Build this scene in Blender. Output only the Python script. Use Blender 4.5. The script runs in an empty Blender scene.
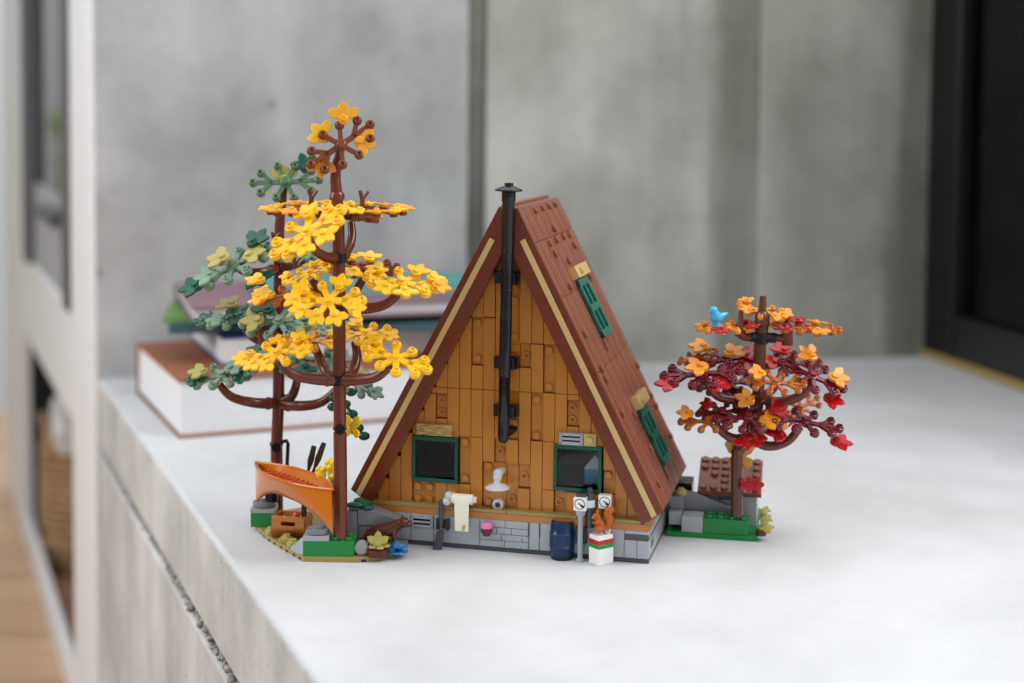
import bpy, bmesh, math, random
from mathutils import Vector, Matrix, Euler
random.seed(7)
S = 0.008                      # one stud pitch, in metres; the builders below work in studs
R = math.radians
col = bpy.context.scene.collection
sc = bpy.context.scene

# ------------------------------------------------------------------ camera maths
FPX, PITCH, ROLL, SHIFT = 1433.9, R(3.518), R(0.519), -135.86
CAM = Vector((0.534, -111.655, 34.494))
def ray(u, v):
    c, s = math.cos(ROLL), math.sin(ROLL)
    x, y = u-512, v-341.5-SHIFT
    x, y = c*x+s*y, -s*x+c*y
    vx, up = x/FPX, -y/FPX
    return Vector((vx, math.cos(PITCH)+up*math.sin(PITCH), -math.sin(PITCH)+up*math.cos(PITCH)))
def ground(u, v, z=0.0):
    r = ray(u, v); return CAM + r*((z-CAM.z)/r.z)
def at(u, v, y):
    r = ray(u, v); return CAM + r*((y-CAM.y)/r.y)

# ------------------------------------------------------------------ materials
def lin(c):
    return tuple((x/12.92 if x <= .04045 else ((x+.055)/1.055)**2.4) for x in (v/255 for v in c)) + (1.0,)
MATS = {}
def plastic(name, rgb, rough=.22, trans=0.0, var=.04):
    m = bpy.data.materials.new(name); m.use_nodes = True
    nt = m.node_tree; b = nt.nodes['Principled BSDF']
    b.inputs['Roughness'].default_value = rough
    b.inputs['Specular IOR Level'].default_value = .5
    b.inputs['Transmission Weight'].default_value = trans
    tc = nt.nodes.new('ShaderNodeTexCoord'); nz = nt.nodes.new('ShaderNodeTexNoise')
    nz.inputs['Scale'].default_value = 90; nz.inputs['Detail'].default_value = 3
    nt.links.new(tc.outputs['Object'], nz.inputs['Vector'])
    mx = nt.nodes.new('ShaderNodeMix'); mx.data_type = 'RGBA'
    L = lin(rgb)
    mx.inputs['A'].default_value = tuple(v*(1-var) for v in L[:3])+(1,)
    mx.inputs['B'].default_value = tuple(min(1, v*(1+var)) for v in L[:3])+(1,)
    nt.links.new(nz.outputs['Fac'], mx.inputs['Factor'])
    nt.links.new(mx.outputs['Result'], b.inputs['Base Color'])
    MATS[name] = m
    return m
for n, c in dict(
    red_brown=(108, 44, 20), roof_brown=(138, 80, 60), nougat=(190, 121, 40), nougat_edge=(186, 122, 58), tan=(204, 172, 112),
    dark_tan=(160, 135, 80), dark_green=(8, 78, 56), roof_green=(40, 112, 90), light_grey=(166, 171, 178), pale_grey=(206, 208, 214), stone=(122, 125, 132), dark_grey=(70, 74, 82), black=(10, 10, 17),
    white=(240, 240, 238), bright_green=(10, 128, 56), yellow=(252, 194, 22), leaf_orange=(232, 160, 24), spray_brown=(122, 58, 24),
    sand_green=(122, 154, 130), leaf_green=(20, 82, 62), olive=(176, 164, 88), canoe=(200, 108, 4), crate=(190, 122, 58), dark_blue=(16, 44, 84),
    wine=(112, 14, 34), rust=(176, 92, 28), azure=(70, 180, 226), squirrel=(180, 88, 10), red=(184, 24, 34), green=(24, 140, 62), pink=(226, 130, 186), cream=(246, 240, 222),
    otter=(84, 34, 18), trunk=(106, 47, 29), cup=(112, 28, 44), bark=(92, 54, 38), shade_green=(84, 116, 84), amber=(226, 142, 30), flower_yellow=(250, 214, 30), carrot=(206, 82, 20), violet=(86, 62, 130), purple_brown=(62, 44, 40)
    ).items(): plastic(n, c)
MATS['canoe'].node_tree.nodes['Principled BSDF'].inputs['Roughness'].default_value = .13
plastic('leaf_red', (206, 20, 28), .12, .35)
plastic('water_blue', (50, 150, 210), .08, .5)
plastic('paper', (244, 242, 238), .8)
plastic('black_paint', (16, 16, 19), .4)
plastic('white_frame', (236, 236, 238), .5)
plastic('grey_frame', (92, 94, 98), .5)
plastic('grey_panel', (170, 172, 176), .6)
plastic('book_brown', (146, 86, 56), .6); plastic('book_blue', (38, 70, 130), .5); plastic('book_teal', (52, 92, 104), .5)
plastic('book_green', (96, 140, 74), .6); plastic('book_mauve', (132, 100, 112), .6); plastic('book_sea', (70, 150, 152), .5)
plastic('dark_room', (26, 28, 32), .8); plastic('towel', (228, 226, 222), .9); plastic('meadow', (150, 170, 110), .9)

def node_mat(name):
    m = bpy.data.materials.new(name); m.use_nodes = True; MATS[name] = m
    return m, m.node_tree, m.node_tree.nodes['Principled BSDF']
def glass(name, tint):
    m = bpy.data.materials.new(name); m.use_nodes = True; nt = m.node_tree; nt.nodes.clear()
    o = nt.nodes.new('ShaderNodeOutputMaterial'); t = nt.nodes.new('ShaderNodeBsdfTransparent'); g = nt.nodes.new('ShaderNodeBsdfGlossy')
    f = nt.nodes.new('ShaderNodeFresnel'); f.inputs['IOR'].default_value = 1.38; mx = nt.nodes.new('ShaderNodeMixShader')
    t.inputs['Color'].default_value = tint; g.inputs['Roughness'].default_value = .04
    nt.links.new(f.outputs[0], mx.inputs[0]); nt.links.new(t.outputs[0], mx.inputs[1]); nt.links.new(g.outputs[0], mx.inputs[2])
    nt.links.new(mx.outputs[0], o.inputs[0]); MATS[name] = m
glass('pane_clear', (.86, .88, .9, 1)); glass('pane_dark', (.35, .37, .4, 1))

def concrete(name, base, dark, stain_scale, bump=.12, pits=True, streak=0.0, bands=(), hole=1.0, hscale=26):
    m, nt, b = node_mat(name)
    N = nt.nodes.new; Lk = nt.links.new
    tc = N('ShaderNodeTexCoord')
    n1 = N('ShaderNodeTexNoise'); n1.inputs['Scale'].default_value = stain_scale; n1.inputs['Detail'].default_value = 8; n1.inputs['Roughness'].default_value = .62
    Lk(tc.outputs['Object'], n1.inputs['Vector'])
    r1 = N('ShaderNodeValToRGB'); r1.color_ramp.elements[0].position = .36; r1.color_ramp.elements[1].position = .62
    r1.color_ramp.elements[0].color = lin(dark); r1.color_ramp.elements[1].color = lin(base)
    Lk(n1.outputs['Fac'], r1.inputs['Fac'])
    # vertical run-off streaks
    mp = N('ShaderNodeMapping'); mp.inputs['Scale'].default_value = (7, 7, .7)
    Lk(tc.outputs['Object'], mp.inputs['Vector'])
    n2 = N('ShaderNodeTexNoise'); n2.inputs['Scale'].default_value = 2.2; n2.inputs['Detail'].default_value = 5
    Lk(mp.outputs[0], n2.inputs['Vector'])
    r2 = N('ShaderNodeValToRGB'); r2.color_ramp.elements[0].position = .3; r2.color_ramp.elements[1].position = .6
    r2.color_ramp.elements[0].color = (1-streak,)*3+(1,); r2.color_ramp.elements[1].color = (1, 1, 1, 1)
    Lk(n2.outputs['Fac'], r2.inputs['Fac'])
    mx = N('ShaderNodeMix'); mx.data_type = 'RGBA'; mx.blend_type = 'MULTIPLY'; mx.inputs['Factor'].default_value = 1
    Lk(r1.outputs['Color'], mx.inputs['A']); Lk(r2.outputs['Color'], mx.inputs['B'])
    out = mx.outputs['Result']
    for (xc, hw, st) in bands:      # run-off stains, and shade painted in, down the wall at given places
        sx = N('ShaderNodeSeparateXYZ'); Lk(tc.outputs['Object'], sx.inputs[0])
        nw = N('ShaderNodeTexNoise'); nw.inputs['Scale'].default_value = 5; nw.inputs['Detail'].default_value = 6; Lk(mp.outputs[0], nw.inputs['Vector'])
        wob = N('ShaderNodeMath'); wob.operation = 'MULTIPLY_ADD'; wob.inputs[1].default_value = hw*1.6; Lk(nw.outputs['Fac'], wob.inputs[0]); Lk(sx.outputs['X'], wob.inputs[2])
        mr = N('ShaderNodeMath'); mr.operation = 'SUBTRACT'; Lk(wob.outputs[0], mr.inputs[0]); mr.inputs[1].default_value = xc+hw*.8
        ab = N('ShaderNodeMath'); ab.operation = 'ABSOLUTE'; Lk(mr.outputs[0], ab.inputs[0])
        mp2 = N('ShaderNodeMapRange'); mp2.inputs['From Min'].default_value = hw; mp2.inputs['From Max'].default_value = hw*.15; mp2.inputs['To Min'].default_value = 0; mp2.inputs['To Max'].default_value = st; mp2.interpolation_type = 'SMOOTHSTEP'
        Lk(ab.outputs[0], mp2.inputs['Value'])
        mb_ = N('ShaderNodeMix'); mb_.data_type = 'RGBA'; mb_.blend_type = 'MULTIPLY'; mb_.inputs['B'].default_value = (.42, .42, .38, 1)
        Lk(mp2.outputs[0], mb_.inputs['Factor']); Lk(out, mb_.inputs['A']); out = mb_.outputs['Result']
    # small air holes
    v = N('ShaderNodeTexVoronoi'); v.inputs['Scale'].default_value = hscale; v.inputs['Randomness'].default_value = 1
    Lk(tc.outputs['Object'], v.inputs['Vector'])
    n3 = N('ShaderNodeTexNoise'); n3.inputs['Scale'].default_value = 12; Lk(tc.outputs['Object'], n3.inputs['Vector'])
    ad = N('ShaderNodeMath'); ad.operation = 'MULTIPLY_ADD'; ad.inputs[1].default_value = -.16; 
    Lk(n3.outputs['Fac'], ad.inputs[0]); ad.inputs[2].default_value = .145
    lt = N('ShaderNodeMath'); lt.operation = 'LESS_THAN'; Lk(v.outputs['Distance'], lt.inputs[0]); Lk(ad.outputs[0], lt.inputs[1])
    m2 = N('ShaderNodeMix'); m2.data_type = 'RGBA'; m2.inputs['B'].default_value = lin(tuple(x*.55 for x in dark))
    ml = N('ShaderNodeMath'); ml.operation = 'MULTIPLY'; ml.inputs[1].default_value = hole; Lk(lt.outputs[0], ml.inputs[0])
    Lk(ml.outputs[0], m2.inputs['Factor']); Lk(out, m2.inputs['A'])
    Lk(m2.outputs['Result'], b.inputs['Base Color'])
    b.inputs['Roughness'].default_value = .7; b.inputs['Specular IOR Level'].default_value = .3
    n4 = N('ShaderNodeTexNoise'); n4.inputs['Scale'].default_value = 160; n4.inputs['Detail'].default_value = 6; Lk(tc.outputs['Object'], n4.inputs['Vector'])
    bp = N('ShaderNodeBump'); bp.inputs['Strength'].default_value = bump; bp.inputs['Distance'].default_value = .002
    Lk(n4.outputs['Fac'], bp.inputs['Height']); Lk(bp.outputs[0], b.inputs['Normal'])
    return m
concrete('wall_concrete', (188, 188, 188), (158, 157, 156), 6.5, .3, True, .16, (), .42, 15)
concrete('wall_concrete_middle', (194, 193, 186), (158, 157, 148), 5.5, .3, True, .2, ((.255, .06, .75), (.33, .028, .7), (.375, .02, .5), (-.085, .03, .5)), .3, 12)
concrete('wall_concrete_right', (184, 183, 174), (150, 149, 139), 5.5, .3, True, .2, ((.60, .04, .45), (.475, .05, .75)), .35, 12)  # stronger band paints the shade beside the black frame into the concrete
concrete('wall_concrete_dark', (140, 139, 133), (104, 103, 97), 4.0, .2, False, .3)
concrete('ledge_top', (208, 209, 211), (192, 193, 194), 6.0, .1, False, .03, (), 0)
concrete('ledge_face', (214, 213, 211), (184, 183, 181), 9.0, .4, True, .22, (), .8, 55)
concrete('seam_gravel', (176, 175, 172), (120, 119, 116), 90.0, 1.0, True, 0)

def wood(name, a, bcol, scale, dirn=(1, 12, 12)):
    m, nt, b = node_mat(name); N = nt.nodes.new; Lk = nt.links.new
    tc = N('ShaderNodeTexCoord'); mp = N('ShaderNodeMapping'); mp.inputs['Scale'].default_value = dirn
    Lk(tc.outputs['Object'], mp.inputs['Vector'])
    w = N('ShaderNodeTexNoise'); w.inputs['Scale'].default_value = scale; w.inputs['Detail'].default_value = 4; Lk(mp.outputs[0], w.inputs['Vector'])
    r = N('ShaderNodeValToRGB'); r.color_ramp.elements[0].color = lin(a); r.color_ramp.elements[1].color = lin(bcol)
    r.color_ramp.elements[0].position = .38; r.color_ramp.elements[1].position = .6
    Lk(w.outputs['Fac'], r.inputs['Fac']); Lk(r.outputs['Color'], b.inputs['Base Color']); b.inputs['Roughness'].default_value = .45
wood('floor_wood', (176, 138, 104), (204, 168, 134), 3)
wood('wood_print', (138, 104, 56), (198, 164, 100), 190, (1, 1, 7))
wood('niche_wood', (120, 96, 70), (160, 132, 100), 8)
wood('wicker', (132, 92, 56), (206, 174, 132), 60, (6, 6, 1))
def pages(name, a, b_):
    m, nt, b = node_mat(name); N = nt.nodes.new; Lk = nt.links.new
    tc = N('ShaderNodeTexCoord'); mp = N('ShaderNodeMapping'); mp.inputs['Scale'].default_value = (.4, .4, 60)
    Lk(tc.outputs['Object'], mp.inputs['Vector'])
    w = N('ShaderNodeTexNoise'); w.inputs['Scale'].default_value = 14; Lk(mp.outputs[0], w.inputs['Vector'])
    r = N('ShaderNodeValToRGB'); r.color_ramp.elements[0].color = lin(a); r.color_ramp.elements[1].color = lin(b_)
    Lk(w.outputs['Fac'], r.inputs['Fac']); Lk(r.outputs['Color'], b.inputs['Base Color']); b.inputs['Roughness'].default_value = .8
pages('pages', (214, 214, 218), (240, 240, 242)); pages('pages_grey', (176, 172, 174), (206, 202, 202))

# ------------------------------------------------------------------ mesh builder
class MB:
    def __init__(s): s.v = []; s.f = []; s.mi = []; s.m = 0; s.M = Matrix.Identity(4)
    def _add(s, vs, fs):
        o = len(s.v); s.v += [s.M @ Vector(p) for p in vs]
        for f in fs: s.f.append([i+o for i in f]); s.mi.append(s.m)
    def box(s, x0, x1, y0, y1, z0, z1):
        s._add([(x0,y0,z0),(x1,y0,z0),(x1,y1,z0),(x0,y1,z0),(x0,y0,z1),(x1,y0,z1),(x1,y1,z1),(x0,y1,z1)],
               [(3,2,1,0),(4,5,6,7),(0,1,5,4),(1,2,6,5),(2,3,7,6),(3,0,4,7)]); return s
    def obox(s, c, ax, ay, az, hx, hy, hz):
        c = Vector(c); vs = []
        for k in (-1, 1):
            for (i, j) in ((-1,-1),(1,-1),(1,1),(-1,1)): vs.append(c+Vector(ax)*hx*i+Vector(ay)*hy*j+Vector(az)*hz*k)
        s._add(vs, [(3,2,1,0),(4,5,6,7),(0,1,5,4),(1,2,6,5),(2,3,7,6),(3,0,4,7)]); return s
    def tube(s, pts, rad, n=12, cap=True):
        pts = [Vector(p) for p in pts]; rad = rad if isinstance(rad, (list, tuple)) else [rad]*len(pts)
        t0 = (pts[1]-pts[0]).normalized(); up = Vector((0,0,1)) if abs(t0.z) < .9 else Vector((1,0,0))
        a = t0.cross(up).normalized(); vs = []; fs = []
        for i, p in enumerate(pts):
            t = ((pts[min(i+1, len(pts)-1)]-pts[max(i-1, 0)])).normalized()
            a = (a-t*a.dot(t)).normalized(); b = t.cross(a)
            for k in range(n): vs.append(p+(a*math.cos(2*math.pi*k/n)+b*math.sin(2*math.pi*k/n))*rad[i])
        for i in range(len(pts)-1):
            for k in range(n): fs.append((i*n+k, i*n+(k+1)%n, (i+1)*n+(k+1)%n, (i+1)*n+k))
        if cap: fs.append(tuple(range(n-1, -1, -1))); fs.append(tuple((len(pts)-1)*n+k for k in range(n)))
        s._add(vs, fs); return s
    def cyl(s, p0, p1, r0, r1=None, n=16): return s.tube([p0, p1], [r0, r0 if r1 is None else r1], n)
    def lathe(s, o, axis, prof, n=20):
        # prof: (radius, distance along axis)
        o = Vector(o); ax = Vector(axis).normalized()
        up = Vector((0,0,1)) if abs(ax.z) < .9 else Vector((1,0,0)); a = ax.cross(up).normalized(); b = ax.cross(a)
        vs = []; fs = []
        for (r, h) in prof:
            for k in range(n): vs.append(o+ax*h+(a*math.cos(2*math.pi*k/n)+b*math.sin(2*math.pi*k/n))*r)
        for i in range(len(prof)-1):
            for k in range(n): fs.append((i*n+k, (i+1)*n+k, (i+1)*n+(k+1)%n, i*n+(k+1)%n))
        fs.append(tuple(range(n))); fs.append(tuple((len(prof)-1)*n+k for k in range(n-1, -1, -1)))
        s._add(vs, fs); return s
    def ball(s, c, r, n=14, m=9, sq=(1,1,1), rot=None):
        c = Vector(c); vs = []; fs = []
        for i in range(m+1):
            th = math.pi*i/m
            for k in range(n):
                p = Vector((r*math.sin(th)*math.cos(2*math.pi*k/n)*sq[0], r*math.sin(th)*math.sin(2*math.pi*k/n)*sq[1], r*math.cos(th)*sq[2]))
                if rot: p = rot @ p
                vs.append(c+p)
        for i in range(m):
            for k in range(n): fs.append((i*n+k, (i+1)*n+k, (i+1)*n+(k+1)%n, i*n+(k+1)%n))
        s._add(vs, fs); return s
    def prism(s, outline, axis, o=(0,0,0)):
        # outline: list of 3D points, extruded along vector axis
        ax = Vector(axis); o = Vector(o); n = len(outline)
        vs = [o+Vector(p) for p in outline]+[o+Vector(p)+ax for p in outline]
        fs = [tuple(range(n-1,-1,-1)), tuple(range(n, 2*n))]+[(k, (k+1)%n, n+(k+1)%n, n+k) for k in range(n)]
        s._add(vs, fs); return s
    def stud(s, c, axis=(0,0,1), r=.3, h=.21, hollow=False):
        c = Vector(c); ax = Vector(axis)
        if hollow: s.lathe(c, ax, [(r, 0), (r, h), (r*.62, h), (r*.58, h*.1), (.001, h*.1)], 16)
        else: s.lathe(c, ax, [(r, 0), (r, h*.86), (r*.9, h), (.001, h)], 16)
        return s
    def build(s, name, mats, parent=None, bevel=.03, angle=38, segs=2, label=None):
        me = bpy.data.meshes.new(name)
        me.from_pydata([p*S for p in s.v], [], s.f)
        mats = mats if isinstance(mats, (list, tuple)) else [mats]
        for m in mats: me.materials.append(MATS[m])
        for p, mi in zip(me.polygons, s.mi): p.material_index = mi
        bm = bmesh.new(); bm.from_mesh(me)
        bmesh.ops.remove_doubles(bm, verts=bm.verts, dist=1e-7)
        bmesh.ops.recalc_face_normals(bm, faces=bm.faces)
        for f in bm.faces: f.smooth = True
        for e in bm.edges: e.smooth = not (len(e.link_faces) == 2 and e.calc_face_angle(0) > R(angle))
        bm.to_mesh(me); bm.free()
        o = bpy.data.objects.new(name, me); col.objects.link(o); o.parent = parent
        if bevel:
            md = o.modifiers.new('edges', 'BEVEL'); md.width = bevel*S; md.segments = segs; md.limit_method = 'ANGLE'; md.angle_limit = R(40)
            md.harden_normals = False
        if label: o['label'] = label
        return o
def blob(name, mat, parent, mb, vox=.07, smooth=4):
    o = mb.build(name, mat, parent, bevel=0)
    md = o.modifiers.new('skin', 'REMESH'); md.mode = 'VOXEL'; md.voxel_size = vox*S; md.use_smooth_shade = True
    sm = o.modifiers.new('soft', 'SMOOTH'); sm.iterations = smooth; sm.factor = .5
    return o
def tag(o, label, cat, group=None):
    o['label'] = label; o['category'] = cat
    if group: o['group'] = group
    return o
def thing(name, label, cat, loc=(0,0,0), rz=0, group=None):
    o = bpy.data.objects.new(name, None); col.objects.link(o); o.empty_display_size = .01
    o.location = Vector(loc)*S; o.rotation_euler = (0, 0, rz); return tag(o, label, cat, group)
def struct(o): o['kind'] = 'structure'; return o

# ------------------------------------------------------------------ the setting
A = Vector((-53.3, 73.4, 0)); D = Vector((-.390, .921, 0)); NR = Vector((.921, .390, 0))   # ledge corner at the wall, run of its face, inward normal
W = Vector((61.2, 97.7, 0)); BD = Vector((.190, -.982, 0))                                  # far right corner, run of the black frame
NEAR = A-D*150
FLOOR = -58
b = MB()
RB = W+BD*75
top = [A+NR*0, NEAR, NEAR+NR*150, RB+Vector((30, -60, 0)), W+Vector((30, 12, 0)), W+Vector((0, 8, 0)), A+Vector((3, 10, 0))]
top = [NEAR, NEAR+Vector((130, 0, 0)), Vector((95, 20, 0)), W+Vector((25, 10, 0)), A+D*8+NR*4, A]
b.prism([p+Vector((0,0,-8.6)) for p in top], (0,0,8.6)); o = struct(b.build('concrete_ledge', ['ledge_top', 'ledge_face'], None, .45, segs=3))
for p in o.data.polygons:
    p.material_index = 0 if p.normal.z > .5 else 1
b = MB(); low = [p+Vector((0,0,FLOOR)) for p in top]; low[0] = low[0]-NR*.12; low[-1] = low[-1]-NR*.12
b.prism(low, (0,0,-FLOOR-9.7)); struct(b.build('concrete_base', 'ledge_face', None, .3))
# ragged pour joint between the two casts: a recessed strip with gravel grains standing in it
b = MB(); b.prism([p+Vector((0,0,-9.72)) for p in [NEAR+NR*.55, NEAR+NR*20, A+NR*20, A+NR*.55]], (0,0,1.14))
for i in range(420):
    t = random.random()*150; rr = random.uniform(.08, .34)*(1.1 if t > 55 else .6)
    p = A-D*t+NR*random.uniform(.1, .5)+Vector((0,0,random.uniform(-9.6, -8.7)))
    b.ball(p, rr, 7, 5, (random.uniform(.7, 1.3), random.uniform(.7, 1.3), random.uniform(.6, 1)))
struct(b.build('pour_joint_trim', 'seam_gravel', None, 0))

WD = (W-A).normalized(); WN = Vector((-WD.y, WD.x, 0))
def wallslab(name, t0, t1, mat, off=0.0, z1=90):
    b = MB(); p = [A+WD*t0+WN*off, A+WD*t1+WN*off, A+WD*t1+WN*9, A+WD*t0+WN*9]
    b.prism([q+Vector((0,0,-1)) for q in p], (0,0,z1+1)); return struct(b.build(name, mat, None, .25))
def wt(u):   # distance along the back wall under pixel column u
    r = ray(u, 355); n = WN; t = n.dot(A-CAM)/n.dot(r); return WD.dot(CAM+r*t-A)
L = (W-A).length
wallslab('wall_back', 0, wt(467), 'wall_concrete')
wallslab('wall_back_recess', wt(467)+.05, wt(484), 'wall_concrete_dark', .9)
wallslab('wall_back_middle', wt(484)+.1, wt(754), 'wall_concrete_middle')
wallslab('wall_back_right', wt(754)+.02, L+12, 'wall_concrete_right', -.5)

# black glazed frame at the right
bz = 92
def along(base, d, n, t0, t1, n0, n1, z0, z1, bm=None):
    b = bm or MB(); p = [base+d*t0+n*n0, base+d*t1+n*n0, base+d*t1+n*n1, base+d*t0+n*n1]
    b.prism([q+Vector((0,0,z0)) for q in p], (0,0,z1-z0)); return b
BN = Vector((.982, .190, 0))
win = bpy.data.objects.new('window_1', None); col.objects.link(win); struct(win)
b = MB()
for t0, t1 in ((0, 9), (34, 38), (74, 80)): along(W, BD, BN, t0, t1, -.2, 4, 1.2, bz, b)
along(W, BD, BN, 9, 74, 0, 4, 1.2, 7.2, b); along(W, BD, BN, 9, 74, 0, 4, bz-5, bz, b)
struct(b.build('window_frame', 'black_paint', win, .2))
struct(along(W, BD, BN, 9, 74, 1.6, 2.0, 7.2, bz-5).build('window_pane', 'pane_dark', win, 0))
struct(along(W, BD, BN, -.1, 80, -.4, 4.2, 0.0, 1.2).build('window_sill', 'dark_tan', win, .15))
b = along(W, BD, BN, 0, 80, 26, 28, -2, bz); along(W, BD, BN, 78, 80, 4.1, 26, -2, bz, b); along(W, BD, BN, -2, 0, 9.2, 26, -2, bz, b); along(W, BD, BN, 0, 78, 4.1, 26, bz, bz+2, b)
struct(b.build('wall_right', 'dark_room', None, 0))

# white framed glazing beyond the ledge, at the left
door = bpy.data.objects.new('window_2', None); col.objects.link(door); struct(door)
b = MB()
along(A, D, NR, 1, 27, -.4, 6, FLOOR, 92, b)
along(A, D, NR, 130, 182, -.2, 1.5, FLOOR, 92, b)
along(A, D, NR, 27, 130, 0, 1.5, -12, 5, b); along(A, D, NR, 27, 130, 0, 1.5, FLOOR, -52, b)
struct(b.build('window_frame', 'white_frame', door, .3))
b = MB(); along(A, D, NR, 29, 37, -.8, 2, 5, 92, b); along(A, D, NR, 104, 116, -.9, 2, 5, 92, b)
struct(b.build('window_mullion', 'grey_frame', door, .2))
struct(along(A, D, NR, 37, 104, .6, 1.6, 5.1, 21).build('window_panel', 'grey_panel', door, .1))
struct(along(A, D, NR, 37, 104, .9, 1.2, 21, 92).build('window_pane', 'pane_clear', door, 0))
struct(along(A, D, NR, 38, 62, -2.4, -.2, 17, 19.2).build('window_handle', 'grey_frame', door, .2))
b = MB(); along(A, D, NR, 27, 130, 26, 28, FLOOR, -11, b); along(A, D, NR, 25, 27, 3.1, 28, FLOOR, -11, b); along(A, D, NR, 27, 130, 3.1, 26, -12, -10, b)
struct(b.build('wall_niche', 'niche_wood', None, 0)); struct(along(A, D, NR, 130, 132, 1.6, 28, FLOOR, -11).build('wall_niche_side', 'dark_room', None, 0))
b = MB(); b.box(-330, 190, -160, 330, FLOOR-3, FLOOR); struct(b.build('floor', 'floor_wood', None, 0))

# basket and rolled towel in the niche
bc = A+D*108+NR*11.2+Vector((0,0,FLOOR))
bk = thing('wicker_basket', 'brown wicker basket in the low niche behind the white frame', 'basket', bc, R(23)); bk.scale = (1, 1, 1.3)
b = MB()
prof = [(6.5, 0), (8.6, 4), (9.6, 12), (9.2, 20), (9.6, 21), (8.8, 21.2), (8.4, 12), (6, 1.2)]
b.lathe((0,0,0), (0,0,1), prof, 28)
for k in range(14): b.tube([(9.75*math.cos(a)*(1 if k % 2 else 1.01), 9.75*math.sin(a), 2.5+k*1.3) if k > 3 else ((7.4+k*.6)*math.cos(a), (7.4+k*.6)*math.sin(a), 1+k*1.3) for a in [2*math.pi*i/28 for i in range(29)]], .42, 6)
b.build('body', 'wicker', bk, 0)
for s in (-1, 1):
    b = MB(); b.tube([(s*9.3*math.cos(a*.35), 4.2*math.sin(a), 20.5+4*max(0, math.cos(a))) for a in [-1.57+i*.314 for i in range(11)]], .6, 8); b.build('handle', 'wicker', bk, 0)
tw = tag(MB().tube([A+D*t+NR*n+Vector((0,0,z)) for t, n, z in ((84, 4.8, -26.6), (95, 5.6, -26.7), (108, 6.6, -26.7), (119, 7.4, -26.6))], [2.8, 3.0, 3.0, 2.8], 18).build('rolled_towel', 'towel', None, .4), 'rolled white towel lying across the wicker basket', 'towel')

# pale shrub outdoors seen through the left glazing
shrub = MB()
for i in range(160):
    a, h, r_ = random.random()*6.28, random.random(), random.random()
    shrub.ball((-190+34*math.cos(a)*(1-h*.4)*r_**.5, 300+26*math.sin(a)*r_**.5, FLOOR+6+86*h), random.uniform(5, 9), 6, 4, (1, 1, .8))
shrub.cyl((-190, 300, FLOOR), (-190, 300, FLOOR+40), 4, 2)
tag(shrub.build('garden_shrub', 'meadow', None, 0), 'pale green shrub outdoors beyond the left glazing', 'shrub')

# ------------------------------------------------------------------ books
def book(name, label, near, ang, w, d, h, cover, page, ct=.28, lip=.35, spine='back'):
    """near: the corner nearest the camera; w runs to the right along ang, d runs away from the camera"""
    t = thing(name, label, 'book', near, ang, 'books stacked against the concrete wall')
    b = MB(); b.box(0, w, 0, d, 0, ct); b.box(0, w, 0, d, h-ct, h)
    if spine == 'back': b.box(0, w, d-ct, d, ct, h-ct)
    else: b.box(w-ct, w, 0, d, ct, h-ct)
    b.build('cover', cover, t, .08)
    MB().box(lip, w-lip, lip, d-lip, ct, h-ct).build('page_block', page, t, .05)
    return t
def ang(p, q): return math.atan2(q.y-p.y, q.x-p.x)
book('book', 'thickest book, brown cover and white page edges, bottom of the stack', ground(179, 439), R(24), 44, 27, 6.3, 'book_brown', 'pages', .3, .3)
book('book', 'white-edged book with blue cover lying on the thickest brown book', ground(222, 366, 6.32), R(22), 34, 21, 3.2, 'book_blue', 'pages', .22, .2)
book('book', 'thin dark teal book above the blue-covered book', ground(168, 334, 9.55), R(7), 44, 17, 1.0, 'book_teal', 'pages', .42, .3)
book('book', 'thin green book under the mauve-covered book', ground(160, 325, 10.57)+Vector((0,1.2,0)), R(9), 44, 14, .8, 'book_green', 'pages', .4, .3)
book('book', 'mauve-covered book with grey page edges near the stack top', ground(190, 325, 11.4)+Vector((0,.9,0)), R(18), 38, 23.5, 1.9, 'book_mauve', 'pages_grey', .35, .3)
book('book', 'sea-green book on top of the stack, behind the yellow leaves', ground(250, 300, 13.32)+Vector((0,3,0)), R(10), 34, 15, 1.0, 'book_sea', 'pages', .3, .3)

# ------------------------------------------------------------------ the cabin
YAW = R(13.83)
def cw(X, Y, Z):
    c, s = math.cos(YAW), math.sin(YAW); return Vector((c*X+s*Y, -s*X+c*Y, Z))
cabin = thing('toy_cabin', 'brown A-frame toy brick cabin with grey foundation and tall black chimney', 'toy house', (0,0,0), -YAW)
FY = 1.14                       # façade tile plane
gx = lambda c: c*.98-.02 if c < 0 else c*.975
gz = lambda k: 3.13+.968*k
APX, RW, RH, RE, RD = 0.2, 12.7, 27.4, 4.25, 15.5     # ridge offset, half width, ridge height, eave height, depth

# foundation
b = MB(); g = .03
b.box(-11.55, 11.55, .55, RD-.3, 0, 2.55)
b.m = 1; b.box(-11.6, 11.6, .5, RD-.25, 0, .36); b.m = 0
xs = [-11.6, -7.75, -5.8, -1.95, 2.02]
for i in range(len(xs)-1):
    if i == 3: continue
    b.box(xs[i]+g, xs[i+1]-g, .42, .6, .36+g, 2.55)
for (x0, x1, z0, z1) in ((-1.92, .1, 1.98, 2.55), (.14, 2.0, 1.98, 2.55), (-1.92, -.6, 1.46, 1.94), (-.56, .62, 1.46, 1.94), (.66, 2.0, 1.46, 1.94),
                         (-1.92, -.2, .94, 1.42), (-.16, 1.5, .94, 1.42), (1.54, 2.0, .94, 1.42), (-1.92, .05, .39, .9), (.09, 2.0, .39, .9)):
    b.box(x0, x1, .4, .6, z0, z1)
for x0, x1 in ((2.1, 2.88), (2.96, 5.7), (5.75, 7.7), (7.75, 9.66), (9.7, 10.66), (10.7, 11.58)):
    if x0 < 9.6: b.box(x0, x1, .42, .6, .39, 2.55)
    else: b.box(x0, x1, .42, .6, .39, 1.78)
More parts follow.
